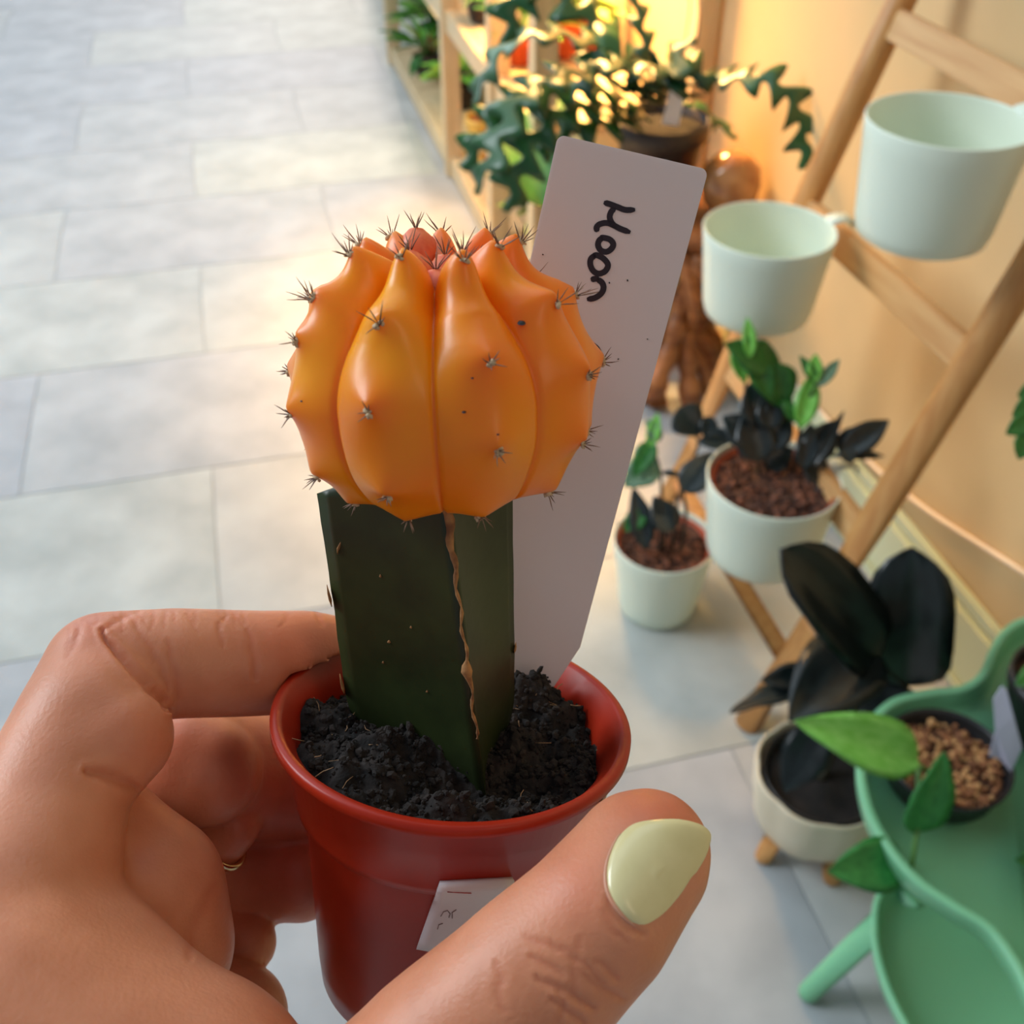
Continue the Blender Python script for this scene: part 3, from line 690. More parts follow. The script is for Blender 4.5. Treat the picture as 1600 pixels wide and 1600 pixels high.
m_soil = mat('peat_soil', srgb(46, 38, 34), .95, srgb(14, 11, 10), 260, bump=.8, bscale=900, bdist=.0006)
meshobj('soil', xf(PM, (V, Fc)), m_soil, cact)
R = random.Random(9)
def crumb():
    a = R.uniform(0, 6.283); r = .0255 * math.sqrt(R.random()); x, y = r * math.cos(a), r * math.sin(a)
    return (x, y, soil_h(x, y) + .0002)
random.seed(4)
cr = xf(PM, blob(2600, lambda: R.choice([.00022, .0003, .0004, .0005, .0009]), crumb))
tag(meshobj('soil_crumbs', cr, m_soil, cact, smooth=False), kind='stuff')
fib = []
for _ in range(46):
    c = Vector(crumb()) + Vector((0, 0, .0003)); a = R.uniform(0, 6.28); L = R.uniform(.0015, .004)
    d = Vector((math.cos(a), math.sin(a), R.uniform(-.1, .35))); s = Vector((-d.y, d.x, .3)) * R.uniform(-.4, .4)
    fib.append(tube([c, c + d * L * .5 + s * L * .4, c + d * L], R.uniform(.00005, .00011), 5))
tag(meshobj('root_fibres', xf(PM, join(*fib)), mat('pale_fibre', srgb(150, 116, 84), .8), cact), kind='stuff')

# --- graft stock: three-winged dark green stem
m_stock = mat('graft_stock', srgb(32, 42, 19), .42, srgb(43, 55, 25), 90, bump=.15, bscale=500, bdist=.0003, spec=.45)
def tri_section(q):
    """q 0 (in the soil) .. 1 (top): corner points left, front ridge, right-back"""
    ridge = Vector((.0058 - .0040 * q, -.0118 + .0015 * q)); left = Vector((-.0186 - .0012 * q, .0040 - .0035 * q)); right = Vector((.0105 + .0012 * q, .006 - .004 * q))
    k = 1.0
    if q < .24: k = .70 + .30 * math.sin(math.pi / 2 * q / .24)
    return [Vector((left.x * (.9 + .1 * min(1, q * 4)), left.y)), ridge, Vector((right.x * k, right.y * k))]
V, Fc = [], []; HQ = 30; NS = 14; Z0, Z1_ = -.012, .0425
def stock_ring(q):
    c = tri_section(q); out = []
    for e in range(3):
        a, b = c[e], c[(e + 1) % 3]; m_ = (c[0] + c[1] + c[2]) / 3
        for j in range(NS):
            t = j / NS; p = a.lerp(b, t); conc = .16 * math.sin(math.pi * t) ** .7
            p = p + (m_ - p) * conc
            dd = min(t, 1 - t)
            if dd < .04: p = p + (m_ - p) * .02
            out.append(p)
    return out
for i in range(HQ + 1):
    q = i / HQ; z = Z0 + (Z1_ - Z0) * q; ring = stock_ring(q)
    for j, p in enumerate(ring):
        # the shoulder: wings slope down outward near the top
        r = p.length; wv = .00035 * noise.noise(Vector((p.x * 100, p.y * 100, z * 180)))
        zz = z - max(0, (q - .9) / .1) * max(0, r - .013) * .35
        V.append(Vector((p.x * (1 + wv * 30), p.y * (1 + wv * 30), zz)))
NN = NS * 3
for i in range(HQ):
    for j in range(NN):
        a, b = i * NN + j, i * NN + (j + 1) % NN; Fc.append((a, b, b + NN, a + NN))
Fc.append([HQ * NN + j for j in range(NN)]); Fc.append(list(range(NN))[::-1])
stock = meshobj('graft_stock', xf(PC, (V, Fc)), m_stock, cact)
# corky seam along the front ridge, with the pale nodes
m_cork = mat('corky_scar', srgb(176, 128, 78), .8, srgb(120, 78, 46), 500, bump=.5, bscale=900, bdist=.0003)
pts, rad = [], []
for i in range(41):
    q = .26 + .74 * i / 40; c = tri_section(q)[1]
    z = Z0 + (Z1_ - Z0) * q
    pts.append(Vector((c.x + .00025 * math.sin(i * .9) - .0002, c.y - .00005, z)))
    u = i / 40
    rad.append(.00022 + .0016 * max(0, u - .62) + .0007 * math.exp(-((u - .30) / .035) ** 2) + .0001 * math.sin(i * 2.1))
seam = tube(pts, rad, 8, flat=1)
meshobj('corky_seam', xf(PC, seam), m_cork, stock)
def scar(x, y, z, L, w, lean=0.0):
    return tube([Vector((x, y, z - L / 2)), Vector((x + lean * .3, y - .0001, z - L * .2)), Vector((x + lean, y, z + L * .1)), Vector((x + lean * 1.4, y, z + L / 2))], [w * .3, w, w * .8, w * .2], 7, flat=.5)
def face_pt(q, e, t):
    ring = stock_ring(q); p = ring[e * NS + int(t * NS)]; return Vector((p.x, p.y, Z0 + (Z1_ - Z0) * q))
for q, t, L, w, ln in ((.80, .10, .0034, .0004, .0008), (.50, .36, .0006, .0003, 0), (.57, .62, .0005, .0002, 0), (.42, .30, .0005, .0002, 0), (.36, .66, .0004, .0002, 0), (.72, .40, .0006, .0002, 0)):
    p = face_pt(q, 0, t); meshobj('scar', xf(PC, scar(p.x, p.y - .0001, p.z, L, w, ln)), m_cork, stock)
for q, t in ((.30, .02), (.62, .02)):
    p = face_pt(q, 0, t); meshobj('scar', xf(PC, scar(p.x - .0002, p.y, p.z, .004, .0005, -.0003)), m_cork, stock)
p = face_pt(.40, 2, 0); meshobj('scar', xf(PC, scar(p.x, p.y, p.z, .002, .0005, .0002)), m_cork, stock)

# --- the orange scion
HC = Vector((.0016, -.0005, 0.0576)); NR = 9
AREOLE = []                                                     # (rib angle, elevation, strength)
RIBA = [math.radians(a) for a in (-20, 20, 60, 100, 140, 180, 220, 260, 300)]
for i, a in enumerate(RIBA):
    el = {0: (63, 37, 6, -30, -52), 1: (60, 22, -10, -50), 2: (66, 38, 10, -18, -44), 8: (60, 42, 26, -2, -30, -50), 3: (62, 34, 4, -26, -50), 7: (64, 36, 4, -28, -52)}.get(i, (64, 34, 2, -30, -52))
    for e in el: AREOLE.append((a, math.radians(e), 1.0 if e > 50 else .55 if e > 0 else .5))
RIB_AREOLE = list(AREOLE)
def head_pt(th, ph):
    """th: azimuth, 0 = toward the camera, positive to the right; ph: elevation"""
    u = (th - RIBA[0]) / (2 * math.pi / NR); dq = abs(u - round(u)) * 2          # 0 crest .. 1 groove
    g = dq ** 2.6
    lat = max(0, math.sin(ph)); dep = .050 + .30 * lat ** 2.2
    if ph < 0: dep = .050 * max(0, 1 + 1.3 * math.sin(ph)) + .004
    Rr = .0222 * (1 - dep * g) - .0005 * math.exp(-((1 - dq) / .05) ** 2) * max(0, min(1, 1.2 - ph))
    b = 0; tone = 0
    for a, e, s in RIB_AREOLE:
        da = (th - a + math.pi) % (2 * math.pi) - math.pi
        x = da * math.cos((ph + e) / 2) ; y = ph - e - .05
        d = math.hypot(x, y)
        if d < .6:
            k = math.exp(-(d / .165) ** 1.25); b += s * k; tone = max(tone, math.exp(-(d / .12) ** 1.5))
    Rr += .0047 * b * (1 + .5 * min(1, max(0, (ph - .6) / .5)))
    ez = .0205 / .0236
    if ph > .75: Rr *= 1 - .28 * ((ph - .75) / .82) ** 1.1
    z = Rr * math.sin(ph) * ez
    if ph < -.75: z = z + (abs(ph) - .75) ** 1.5 * .010
    r = Rr * math.cos(ph)
    wob = .0003 * noise.noise(Vector((math.sin(th) * 3, math.cos(th) * 3, ph * 3)))
    return Vector((r * math.sin(th), -r * math.cos(th), z)) * (1 + wob * 20), tone, g
NA, NP = 360, 150; V, Fc, T = [], [], []
for i in range(NP + 1):
    ph = -math.pi / 2 + math.pi * i / NP
    for k in range(NA):
        p, tn, g = head_pt(2 * math.pi * k / NA, ph); V.append(p + HC); T.append((tn, g, ph, 2 * math.pi * k / NA))
for i in range(NP):
    for k in range(NA):
        a, b = i * NA + k, i * NA + (k + 1) % NA; Fc.append((a, b, b + NA, a + NA))
m_head = mat('orange_scion', srgb(248, 148, 22), .34, vcol=True, sss=.6, sssr=(1, .42, .05), ssss=.007, spec=.4, coat=.08, bump=.12, bscale=700, bdist=.0002)
head = meshobj('cactus_head', xf(PC, (V, Fc)), m_head, cact)
ca = head.data.color_attributes.new('tone', 'FLOAT_COLOR', 'POINT'); buf = np.empty(len(V) * 4, dtype=np.float32)
yel = np.array(srgb(255, 166, 0)[:3]); org = np.array(srgb(252, 134, 14)[:3]); red = np.array(srgb(232, 96, 40)[:3]); deep = np.array(srgb(238, 116, 4)[:3])
for i, (tn, g, ph, th) in enumerate(T):
    v = Vector(V[i]) * 90
    m0 = .5 + .9 * noise.noise(v * .9) + .25 * (-math.sin(th)); m0 = min(1, max(0, m0 - .15))
    c = org * (1 - m0) + yel * m0
    c = c * (1 - .35 * tn) + red * .35 * tn
    c = c * (1 - .45 * g) + deep * .45 * g
    top = min(1, max(0, (ph - 1.15) / .25)) * .8; c = c * (1 - top) + red * top
    bot = min(1, max(0, (-ph - .75) / .5)) * .4; c = c * (1 - bot) + red * bot
    buf[i * 4:i * 4 + 3] = c; buf[i * 4 + 3] = 1
ca.data.foreach_set('color', buf)
# small young tubercles in the crown
R = random.Random(2)
for (x, y, z, r) in ((-.004, .001, .0155, .0040), (.0035, .003, .0150, .0038), (0, -.004, .0135, .0040), (-.0035, .0075, .0185, .0034), (.001, .002, .0150, .0036), (.0045, -.002, .0140, .0034)):
    c = HC + Vector((x, y, z)); vf = lathe([(0, -r), (r * .9, -r * .5), (r, 0), (r * .75, r * .55), (r * .3, r * .95), (0, r * 1.05)], 20, c)
    vf = ([c + (p - c) * (1 + .10 * noise.noise(p * 900)) for p in vf[0]], vf[1])
    meshobj('young_tubercle', xf(PC, vf), mat('red_crown', srgb(228, 96, 58), .4, srgb(240, 130, 80), 500, sss=.4, sssr=(1, .4, .15), ssss=.003), head)
    AREOLE.append(('c', c + Vector((0, 0, r)), 0))
m_spine = mat('spine_brown', srgb(104, 74, 58), .6, srgb(150, 120, 96), 300)
m_wool = mat('areole_wool', srgb(206, 178, 142), .9, bump=.6, bscale=2500, bdist=.0003)
for a, e, s in AREOLE:
    if a == 'c': p = e - HC; nrm = Vector((p.x * 14, p.y * 14, .8)).normalized()
    else:
        if e < -.8 and R.random() < .2: continue
        p, _, _ = head_pt(a, e); p1_, _, _ = head_pt(a, e + .10)
        nrm = p.normalized(); nrm.z += .15; nrm.normalize()
    c = p + HC
    x, y, _d = frame_of(nrm)
    parts = []
    for k in range(R.randint(5, 7) if a != 'c' else 6):
        an = k * 6.283 / 6 + R.uniform(-.4, .4); sp = R.uniform(.5, 1.3); L = R.uniform(.0014, .0034) * (1.25 if (a == 'c' or e > .5) else .8)
        d = (nrm + (x * math.cos(an) + y * math.sin(an)) * sp).normalized()
        bend = (x * math.sin(an) - y * math.cos(an)) * R.uniform(-.25, .25) + nrm * R.uniform(.0, .3)
        parts.append(tube([c - nrm * .0003, c + d * L * .4 + bend * L * .1, c + d * L * .75 + bend * L * .3, c + d * L + bend * L * .55], [.00011, .00010, .00007, .00002], 5))
    sc = meshobj('spine_cluster', xf(PC, join(*parts)), m_spine, head)
    if a != 'c':
        R2 = random.getstate(); wool = blob(7, lambda: R.uniform(.0003, .0006), lambda: c + x * R.uniform(-.0005, .0005) + y * R.uniform(-.0006, .0006) + nrm * R.uniform(-.0001, .0003))
        meshobj('areole', xf(PC, wool), m_wool, head)
# tiny dark specks on the skin
def hit_px(px, py, sdf, t0=.1, t1=.25):
    d = np.array([(px - 800) / F, (800 - py) / F, -1.]); t = t0; L = np.linalg.norm(d)
    for _ in range(120):
        s = sdf(d * t)
        if abs(s) < 2e-5: break
        t += s / L * .8
        if t > t1: return None
    return d * t
def head_sdf(p):
    q = p - RIM; q = np.array([q @ Rc, q @ Bc, q @ Ac]) - np.array(HC)
    th = math.atan2(q[0], -q[1]); r = np.linalg.norm(q); ph = math.asin(q[2] / r / 1) 
    ph2 = math.atan2(q[2] / (.0205 / .0236), math.hypot(q[0], q[1]))
    return (r - head_pt(th, ph2)[0].length) * .5
for px, py, r in ((815, 505, .0006), (725, 644, .0003), (778, 679, .0002), (738, 591, .0002), (471, 627, .0002)):
    h = hit_px(px, py, head_sdf)
    if h is not None:
        c = w_of(h); vf = lathe([(0, -r * .4), (r, 0), (r * .7, r * .4), (0, r * .5)], 10, c)
        meshobj('speck', vf, m_black, head)

# --- price sticker on the pot wall
def pot_r(z):
    P = PROF_OUT
    for (r0, z0), (r1, z1) in zip(P, P[1:]):
        if z0 <= z <= z1: return r0 + (r1 - r0) * (z - z0) / (z1 - z0)
    return P[0][0] if z < P[0][1] else RR
def pot_sdf(p):
    q = p - RIM; q = np.array([q @ Rx, q @ Bx, q @ Ax]); return (math.hypot(q[0], q[1]) - pot_r(q[2])) * .8
def on_pot(px, py, off):
    h = hit_px(px, py, pot_sdf)
    q = h - RIM; q = np.array([q @ Rx, q @ Bx, q @ Ax]); k = (math.hypot(q[0], q[1]) + off) / math.hypot(q[0], q[1])
    return PM @ Vector((q[0] * k, q[1] * k, q[2]))
def pot_patch(c, off, n=8):
    V, Fc = [], []
    for o in (off, 0.0):
        for i in range(n + 1):
            for j in range(n + 1):
                u, v = i / n, j / n
                x = (c[0][0] * (1 - u) + c[1][0] * u) * (1 - v) + (c[3][0] * (1 - u) + c[2][0] * u) * v
                y = (c[0][1] * (1 - u) + c[1][1] * u) * (1 - v) + (c[3][1] * (1 - u) + c[2][1] * u) * v
                V.append(on_pot(x, y, o))
    m = n + 1; h = m * m
    for i in range(n):
        for j in range(n):
            q = i * m + j; Fc.append((q, q + 1, q + m + 1, q + m)); Fc.append((q + h, q + m + h, q + m + 1 + h, q + 1 + h))
    rim = [j for j in range(n)] + [i * m + n for i in range(n)] + [n * m + j for j in range(n, 0, -1)] + [i * m for i in range(n, 0, -1)]
    for a, b in zip(rim, rim[1:] + rim[:1]): Fc.append((a, a + h, b + h, b))
    return V, Fc
stk = meshobj('price_sticker', pot_patch([(687, 1376), (800, 1370), (775, 1500), (652, 1477)], .0009), m_label, pot)
m_inkr = mat('red_print', srgb(176, 60, 60), .6); m_ink = mat('black_ink', srgb(34, 20, 30), .5); m_inkg = mat('grey_print', srgb(120, 100, 96), .6)
def ang_patch(a0, a1, z0, z1, off, n=5):
    V, Fc = [], []
    for o in (off, off - .00025):
        for i in range(n + 1):
            for j in range(3):
                a = math.radians(a0 + (a1 - a0) * i / n); z = z0 + (z1 - z0) * j / 2; r = pot_r(z) + o
                V.append(PM @ Vector((r * math.cos(a), r * math.sin(a), z)))
    h = 3 * (n + 1)
    for i in range(n):
        for j in range(2):
            q = i * 3 + j; Fc.append((q, q + 3, q + 4, q + 1)); Fc.append((q + h, q + 1 + h, q + 4 + h, q + 3 + h))
    rim = [0, 1] + [i * 3 + 2 for i in range(n)] + [n * 3 + 2, n * 3 + 1] + [i * 3 for i in range(n, 0, -1)]
    for a, b in zip(rim, rim[1:] + rim[:1]): Fc.append((a, a + h, b + h, b))
    return V, Fc
meshobj('side_sticker', ang_patch(-24, 12, -.0140, -.0036, .0007), m_cream, pot)
def pot_stroke(P, w, m):
    return meshobj('print_mark', tube([on_pot(x, y, .00095) for x, y in P], w, 5), m, stk)
pot_stroke([(699, 1387), (715, 1388), (735, 1389)], .00008, m_inkr)
pot_stroke([(689, 1425), (693, 1418), (699, 1416), (703, 1421), (701, 1427)], .00007, m_inkg)
pot_stroke([(706, 1428), (706, 1419), (712, 1415)], .00007, m_inkg)
pot_stroke([(684, 1445), (686, 1438), (692, 1436)], .00007, m_inkg)

# ================================================================ PLANT LABEL
def cp(px, py, d): return np.array([(px - 800) / F * d, (800 - py) / F * d, -d])
DT, DB = .171, .1955
A0, A1 = cp(872, 210, DT), cp(1107, 265, DT - .0005)
B1 = cp(928, 1000, DB - .002)
ux = A1 - A0; LW = np.linalg.norm(ux); ux = ux / LW
uy = A1 - B1; uy -= ux * (uy @ ux); uy /= np.linalg.norm(uy); uz = np.cross(ux, uy)
TM = Matrix((wd_(ux), wd_(uy), wd_(uz))).transposed().to_4x4(); TM.translation = w_of(A0)
LL = np.linalg.norm(A1 - B1) + .018
out = []
def arc(cx, cy, r, a0, a1, n=6):
    for k in range(n + 1):
        a = math.radians(a0 + (a1 - a0) * k / n); out.append((cx + r * math.cos(a), cy + r * math.sin(a)))
rc = .0012
arc(rc, -rc, rc, 180, 90); arc(LW - rc, -rc, rc, 90, 0)
out += [(LW - .0003, -LL + .016), (LW - .0035, -LL + .006), (LW * .55, -LL), (LW * .45, -LL), (.004, -LL + .006), (.0003, -LL + .016)]
k = len(out); th = .0005
bm = bmesh.new(); top = [bm.verts.new((x, y, 0)) for x, y in out]; bot = [bm.verts.new((x, y, -th)) for x, y in out]
bm.faces.new(top[::-1]); bm.faces.new(bot)
for i in range(k): bm.faces.new((top[i], top[(i + 1) % k], bot[(i + 1) % k], bot[i]))
bmesh.ops.recalc_face_normals(bm, faces=bm.faces[:]); bm.verts.index_update()
vf = ([v.co.copy() for v in bm.verts], [[w.index for w in f_.verts] for f_ in bm.faces]); bm.free()
lab = empty('plant_label', TM @ Vector((LW / 2, -LL, 0)), 'long white plastic plant label handwritten Moon stuck in the cactus pot', 'label')
strip = meshobj('strip', xf(TM, vf), mat('label_plastic', srgb(214, 200, 198), .42, sss=.15, sssr=(1, .8, .7), ssss=.003), lab, smooth=False)
def tag_pt(px, py, off=.00008):
    d = cp(px, py, 1.); n_ = uz; t = (A0 @ n_) / (d @ n_); return w_of(d * t + n_ * off)
def stroke(P, name, w0=5.2):
    P = [(840 + x * .27488, 180 + y * .275) for x, y in P]
    s = spline([Vector((x, y, 0)) for x, y in P], 6); W = []
    V, Fc = [], []; n = len(s)
    for i, p in enumerate(s):
        d = (s[min(i + 1, n - 1)] - s[max(i - 1, 0)]).normalized(); e = Vector((-d.y, d.x, 0))
        w = w0 * (.5 + .5 * min(1, i / 3)) * (.5 + .5 * min(1, (n - 1 - i) / 3)) * .9
        V += [tag_pt(p.x + e.x * w, p.y + e.y * w), tag_pt(p.x - e.x * w, p.y - e.y * w), tag_pt(p.x - e.x * w, p.y - e.y * w, .00002), tag_pt(p.x + e.x * w, p.y + e.y * w, .00002)]
    for i in range(n - 1):
        for j in range(4): a, b = i * 4 + j, i * 4 + (j + 1) % 4; Fc.append((a, a + 4, b + 4, b))
    Fc += [(0, 1, 2, 3), tuple((n - 1) * 4 + j for j in (3, 2, 1, 0))]
    return V, Fc
def letter(name, strokes): meshobj(name, join(*[stroke(s_, name) for s_ in strokes]), m_ink, strip, smooth=False)
letter('letter_m', [[(376, 496), (410, 505), (455, 522), (500, 538), (555, 537)], [(440, 525), (418, 550), (410, 580), (422, 612), (450, 640)],
                    [(342, 662), (335, 640), (352, 620), (390, 612), (425, 622), (470, 645), (528, 666)]])
letter('letter_o', [[(372, 696), (350, 712), (344, 740), (360, 768), (392, 776), (420, 758), (430, 732), (410, 706), (372, 696), (360, 700)]])
letter('letter_o', [[(330, 795), (304, 815), (300, 850), (318, 886), (350, 900), (385, 885), (400, 850), (375, 815), (335, 795), (315, 805)]])
letter('letter_n', [[(302, 935), (325, 930), (350, 928)], [(335, 930), (365, 950), (375, 980), (362, 1012), (325, 1038), (280, 1046)]])
letter('letter_c', [[(190, 1330), (215, 1295), (268, 1288), (315, 1308), (356, 1345)]])
for x, y in ((408, 952), (511, 938), (624, 1272), (458, 1386), (30, 792)):
    p = tag_pt(840 + x * .275, 180 + y * .275, .0001)
    tag(meshobj('dirt_fleck', blob(1, lambda: .0002, lambda: p), m_soil, strip), kind='stuff') if False else meshobj('dirt_fleck', blob(1, lambda: .00018, lambda: p), m_soil, strip)

# ================================================================ THE HAND
def P_(px, py, d, rpx): return (np.array([(px - 800) / F * d, (800 - py) / F * d, -d]), rpx * d / F)
H = .0009
CH = {
 'index': ([P_(20, 1420, .152, 150), P_(95, 1215, .164, 112), P_(163, 1048, .177, 92), P_(270, 1036, .182, 86), P_(400, 1036, .190, 82), P_(475, 1034, .198, 80), P_(560, 1036, .208, 66)], .004),
 'indexpad': ([P_(150, 1120, .169, 92), P_(185, 1152, .167, 84)], .004),
 'middle': ([P_(90, 1480, .178, 135), P_(150, 1300, .195, 100), P_(215, 1195, .204, 88), P_(310, 1195, .204, 96), P_(400, 1212, .216, 100), P_(500, 1225, .220, 90), P_(560, 1236, .220, 64)], .003),
 'middlepad': ([P_(290, 1195, .199, 84), P_(322, 1206, .199, 84)], .002),
 'ring': ([P_(150, 1560, .196, 130), P_(240, 1400, .212, 92), P_(330, 1352, .218, 84), P_(410, 1362, .218, 76), P_(470, 1368, .216, 70)], .003),
 'ringroot': ([P_(330, 1330, .203, 44), P_(368, 1292, .203, 38)], .0015),
 'little': ([P_(240, 1640, .200, 120), P_(320, 1570, .200, 80), P_(366, 1590, .199, 83), P_(360, 1700, .19, 92)], .004),
 'littletip': ([P_(330, 1470, .210, 60), P_(384, 1474, .209, 48)], .0015),
 'palm': ([P_(160, 1330, .176, 112), P_(222, 1400, .174, 128), P_(235, 1480, .176, 128), P_(160, 1600, .172, 190)], .005),
 'thenar': ([P_(-260, 1560, .150, 330), P_(-20, 1690, .142, 300), P_(240, 1800, .141, 274), P_(420, 1852, .142, 214), P_(520, 1900, .142, 180)], .008),
 'thumb': ([P_(480, 1890, .142, 175), P_(563, 1811, .142, 168), P_(690, 1672, .141, 152), P_(830, 1535, .141, 134), P_(930, 1438, .142, 122), P_(1000, 1345, .146, 108), P_(1012, 1332, .147, 98)], .004),
 'web': ([P_(10, 1500, .158, 170), P_(60, 1610, .152, 180)], .006),
 'wrist': ([P_(-120, 1700, .150, 300), P_(-420, 1950, .150, 310), P_(-700, 2250, .150, 300)], .01),
}
pts_all = np.array([p for c, _ in CH.values() for p, r in c])
lo_ = np.array([-.150, -.190, -.240]); hi_ = np.array([.045, -.010, -.108])
nx, ny, nz = [int(v) for v in np.ceil((hi_ - lo_) / H)]
gx = (lo_[0] + H * np.arange(nx)).astype(np.float32); gy = (lo_[1] + H * np.arange(ny)).astype(np.float32); gz = (lo_[2] + H * np.arange(nz)).astype(np.float32)
def smin(a, b, k):
    h = np.maximum(k - np.abs(a - b), 0) / k; return np.minimum(a, b) - h * h * k * .25
def chain_sdf(pts, k, X, Y, Z):
    out = None
    for (a, ra), (b, rb) in zip(pts, pts[1:]):
        ab = b - a; L2 = float(ab @ ab)
        t = np.clip(((X - a[0]) * ab[0] + (Y - a[1]) * ab[1] + (Z - a[2]) * ab[2]) / L2, 0, 1)
        d = np.sqrt((X - a[0] - ab[0] * t) ** 2 + (Y - a[1] - ab[1] * t) ** 2 + (Z - a[2] - ab[2] * t) ** 2) - (ra + (rb - ra) * (t * t * (3 - 2 * t) * .5 + t * .5))
        out = d if out is None else np.minimum(out, d)
    return out
def pot_field(X, Y, Z, off):
    x = X - RIM[0]; y = Y - RIM[1]; z = Z - RIM[2]
    u = x * Rx[0] + y * Rx[1] + z * Rx[2]; v = x * Bx[0] + y * Bx[1] + z * Bx[2]; w = x * Ax[0] + y * Ax[1] + z * Ax[2]
    r = np.interp(w, [z_ for r_, z_ in PROF_OUT] + [.0], [r_ for r_, z_ in PROF_OUT] + [RR])
    d = (np.sqrt(u * u + v * v) - r - off) * .97
    return np.maximum(np.maximum(d, w - .0004), -.0565 - w)
ORDER = [('thenar', None, 0), ('thumb', 'm', .0025), ('web', 'm', .012), ('wrist', 'm', .016), ('palm', 'm', .0035), ('index', 'm', .0022), ('indexpad', 'm', .0035),
         ('middle', 'm', .0012), ('middlepad', 'm', .0006), ('ring', 'm', .0012), ('ringroot', 'm', .0006), ('little', 'm', .0016), ('littletip', 'm', .001)]
def hand_field(X, Y, Z):
    d = None
    for nm, _, k in ORDER:
        c, kk = CH[nm]; e = chain_sdf(c, kk, X, Y, Z)
        d = e if d is None else smin(d, e, k)
    return np.maximum(d, -pot_field(X, Y, Z, .00025))
Vg = hand_field(gx[:, None, None], gy[None, :, None], gz[None, None, :]).astype(np.float32)
Vg[0] = Vg[-1] = H; Vg[:, 0] = Vg[:, -1] = H; Vg[:, :, 0] = Vg[:, :, -1] = H

def surface_nets(V, lo, h):
    s = V < 0; nx, ny, nz = V.shape
    acc = np.zeros((nx - 1, ny - 1, nz - 1, 3), np.float32); cn = np.zeros((nx - 1, ny - 1, nz - 1), np.float32)
    sl = lambda o, n: slice(o, n - 1 + o)
    for ax in range(3):
        o1, o2 = [a for a in range(3) if a != ax]
        for i in (0, 1):
            for j in (0, 1):
                off = [0, 0, 0]; off[o1] = i; off[o2] = j
                A = V[tuple(sl(off[a], V.shape[a]) for a in range(3))]
                off2 = list(off); off2[ax] = 1
                B = V[tuple(sl(off2[a], V.shape[a]) for a in range(3))]
                c = (A < 0) != (B < 0); t = np.where(c, A / np.where(c, A - B, 1), 0)
                acc[..., ax] += t; acc[..., o1] += c * off[o1]; acc[..., o2] += c * off[o2]; cn += c
    act = cn > 0; idx = -np.ones(act.shape, np.int64); idx[act] = np.arange(act.sum())
    P = np.argwhere(act).astype(np.float64) + acc[act] / cn[act][:, None]; P = P * h + lo
    Fs = []
    for ax in range(3):
        o1, o2 = [(1, 2), (2, 0), (0, 1)][ax]
        A = np.take(V, range(V.shape[ax] - 1), ax); B = np.take(V, range(1, V.shape[ax]), ax)
        c = np.argwhere((A < 0) != (B < 0)); c = c[(c[:, o1] > 0) & (c[:, o2] > 0) & (c[:, o1] < V.shape[o1] - 1) & (c[:, o2] < V.shape[o2] - 1)]
        ins = A[tuple(c.T)] < 0
        def g(a, b):
            q = c.copy(); q[:, o1] -= a; q[:, o2] -= b; return idx[tuple(q.T)]
        Q = np.stack([g(1, 1), g(0, 1), g(0, 0), g(1, 0)], 1); Q[~ins] = Q[~ins][:, ::-1]; Fs.append(Q)
    return P, np.concatenate(Fs)
HP, HF = surface_nets(Vg, lo_, H)
del Vg
def hmesh(P, Fq):
    me = bpy.data.meshes.new('hand'); me.vertices.add(len(P)); me.vertices.foreach_set('co', P.astype(np.float32).ravel())
    me.loops.add(Fq.size); me.loops.foreach_set('vertex_index', Fq.ravel().astype(np.int32))
    me.polygons.add(len(Fq)); me.polygons.foreach_set('loop_start', np.arange(0, Fq.size, 4, dtype=np.int32)); me.polygons.foreach_set('loop_total', np.full(len(Fq), 4, dtype=np.int32))
    me.update(calc_edges=True); me.validate(); return me
# smooth slightly, then split every quad in four for the skin folds
def lap(P, Fq, it, keep):
    e = np.unique(np.sort(np.concatenate([Fq[:, [0, 1]], Fq[:, [1, 2]], Fq[:, [2, 3]], Fq[:, [3, 0]]]), axis=1), axis=0)
    for _ in range(it):
        S_ = np.zeros_like(P); c = np.zeros(len(P))
        for a, b in ((0, 1), (1, 0)):
            for k in range(3): S_[:, k] += np.bincount(e[:, a], P[e[:, b], k], len(P))
            c += np.bincount(e[:, a], minlength=len(P))
        P = P * keep + (S_ / c[:, None]) * (1 - keep)
    return P
HP = lap(HP, HF, 2, .5)
e4 = np.sort(np.stack([HF, np.roll(HF, -1, 1)], 2).reshape(-1, 2), axis=1)
ue, inv = np.unique(e4, axis=0, return_inverse=True); inv = inv.reshape(-1, 4)
nv = len(HP); mid = HP[ue].mean(1); fc = HP[HF].mean(1)
P2 = np.concatenate([HP, mid, fc]); fi = nv + len(ue) + np.arange(len(HF)); m4 = inv + nv
F2 = np.concatenate([np.stack([HF[:, i], m4[:, i], fi, m4[:, i - 1]], 1) for i in range(4)])
P2 = lap(P2, F2, 2, .4)
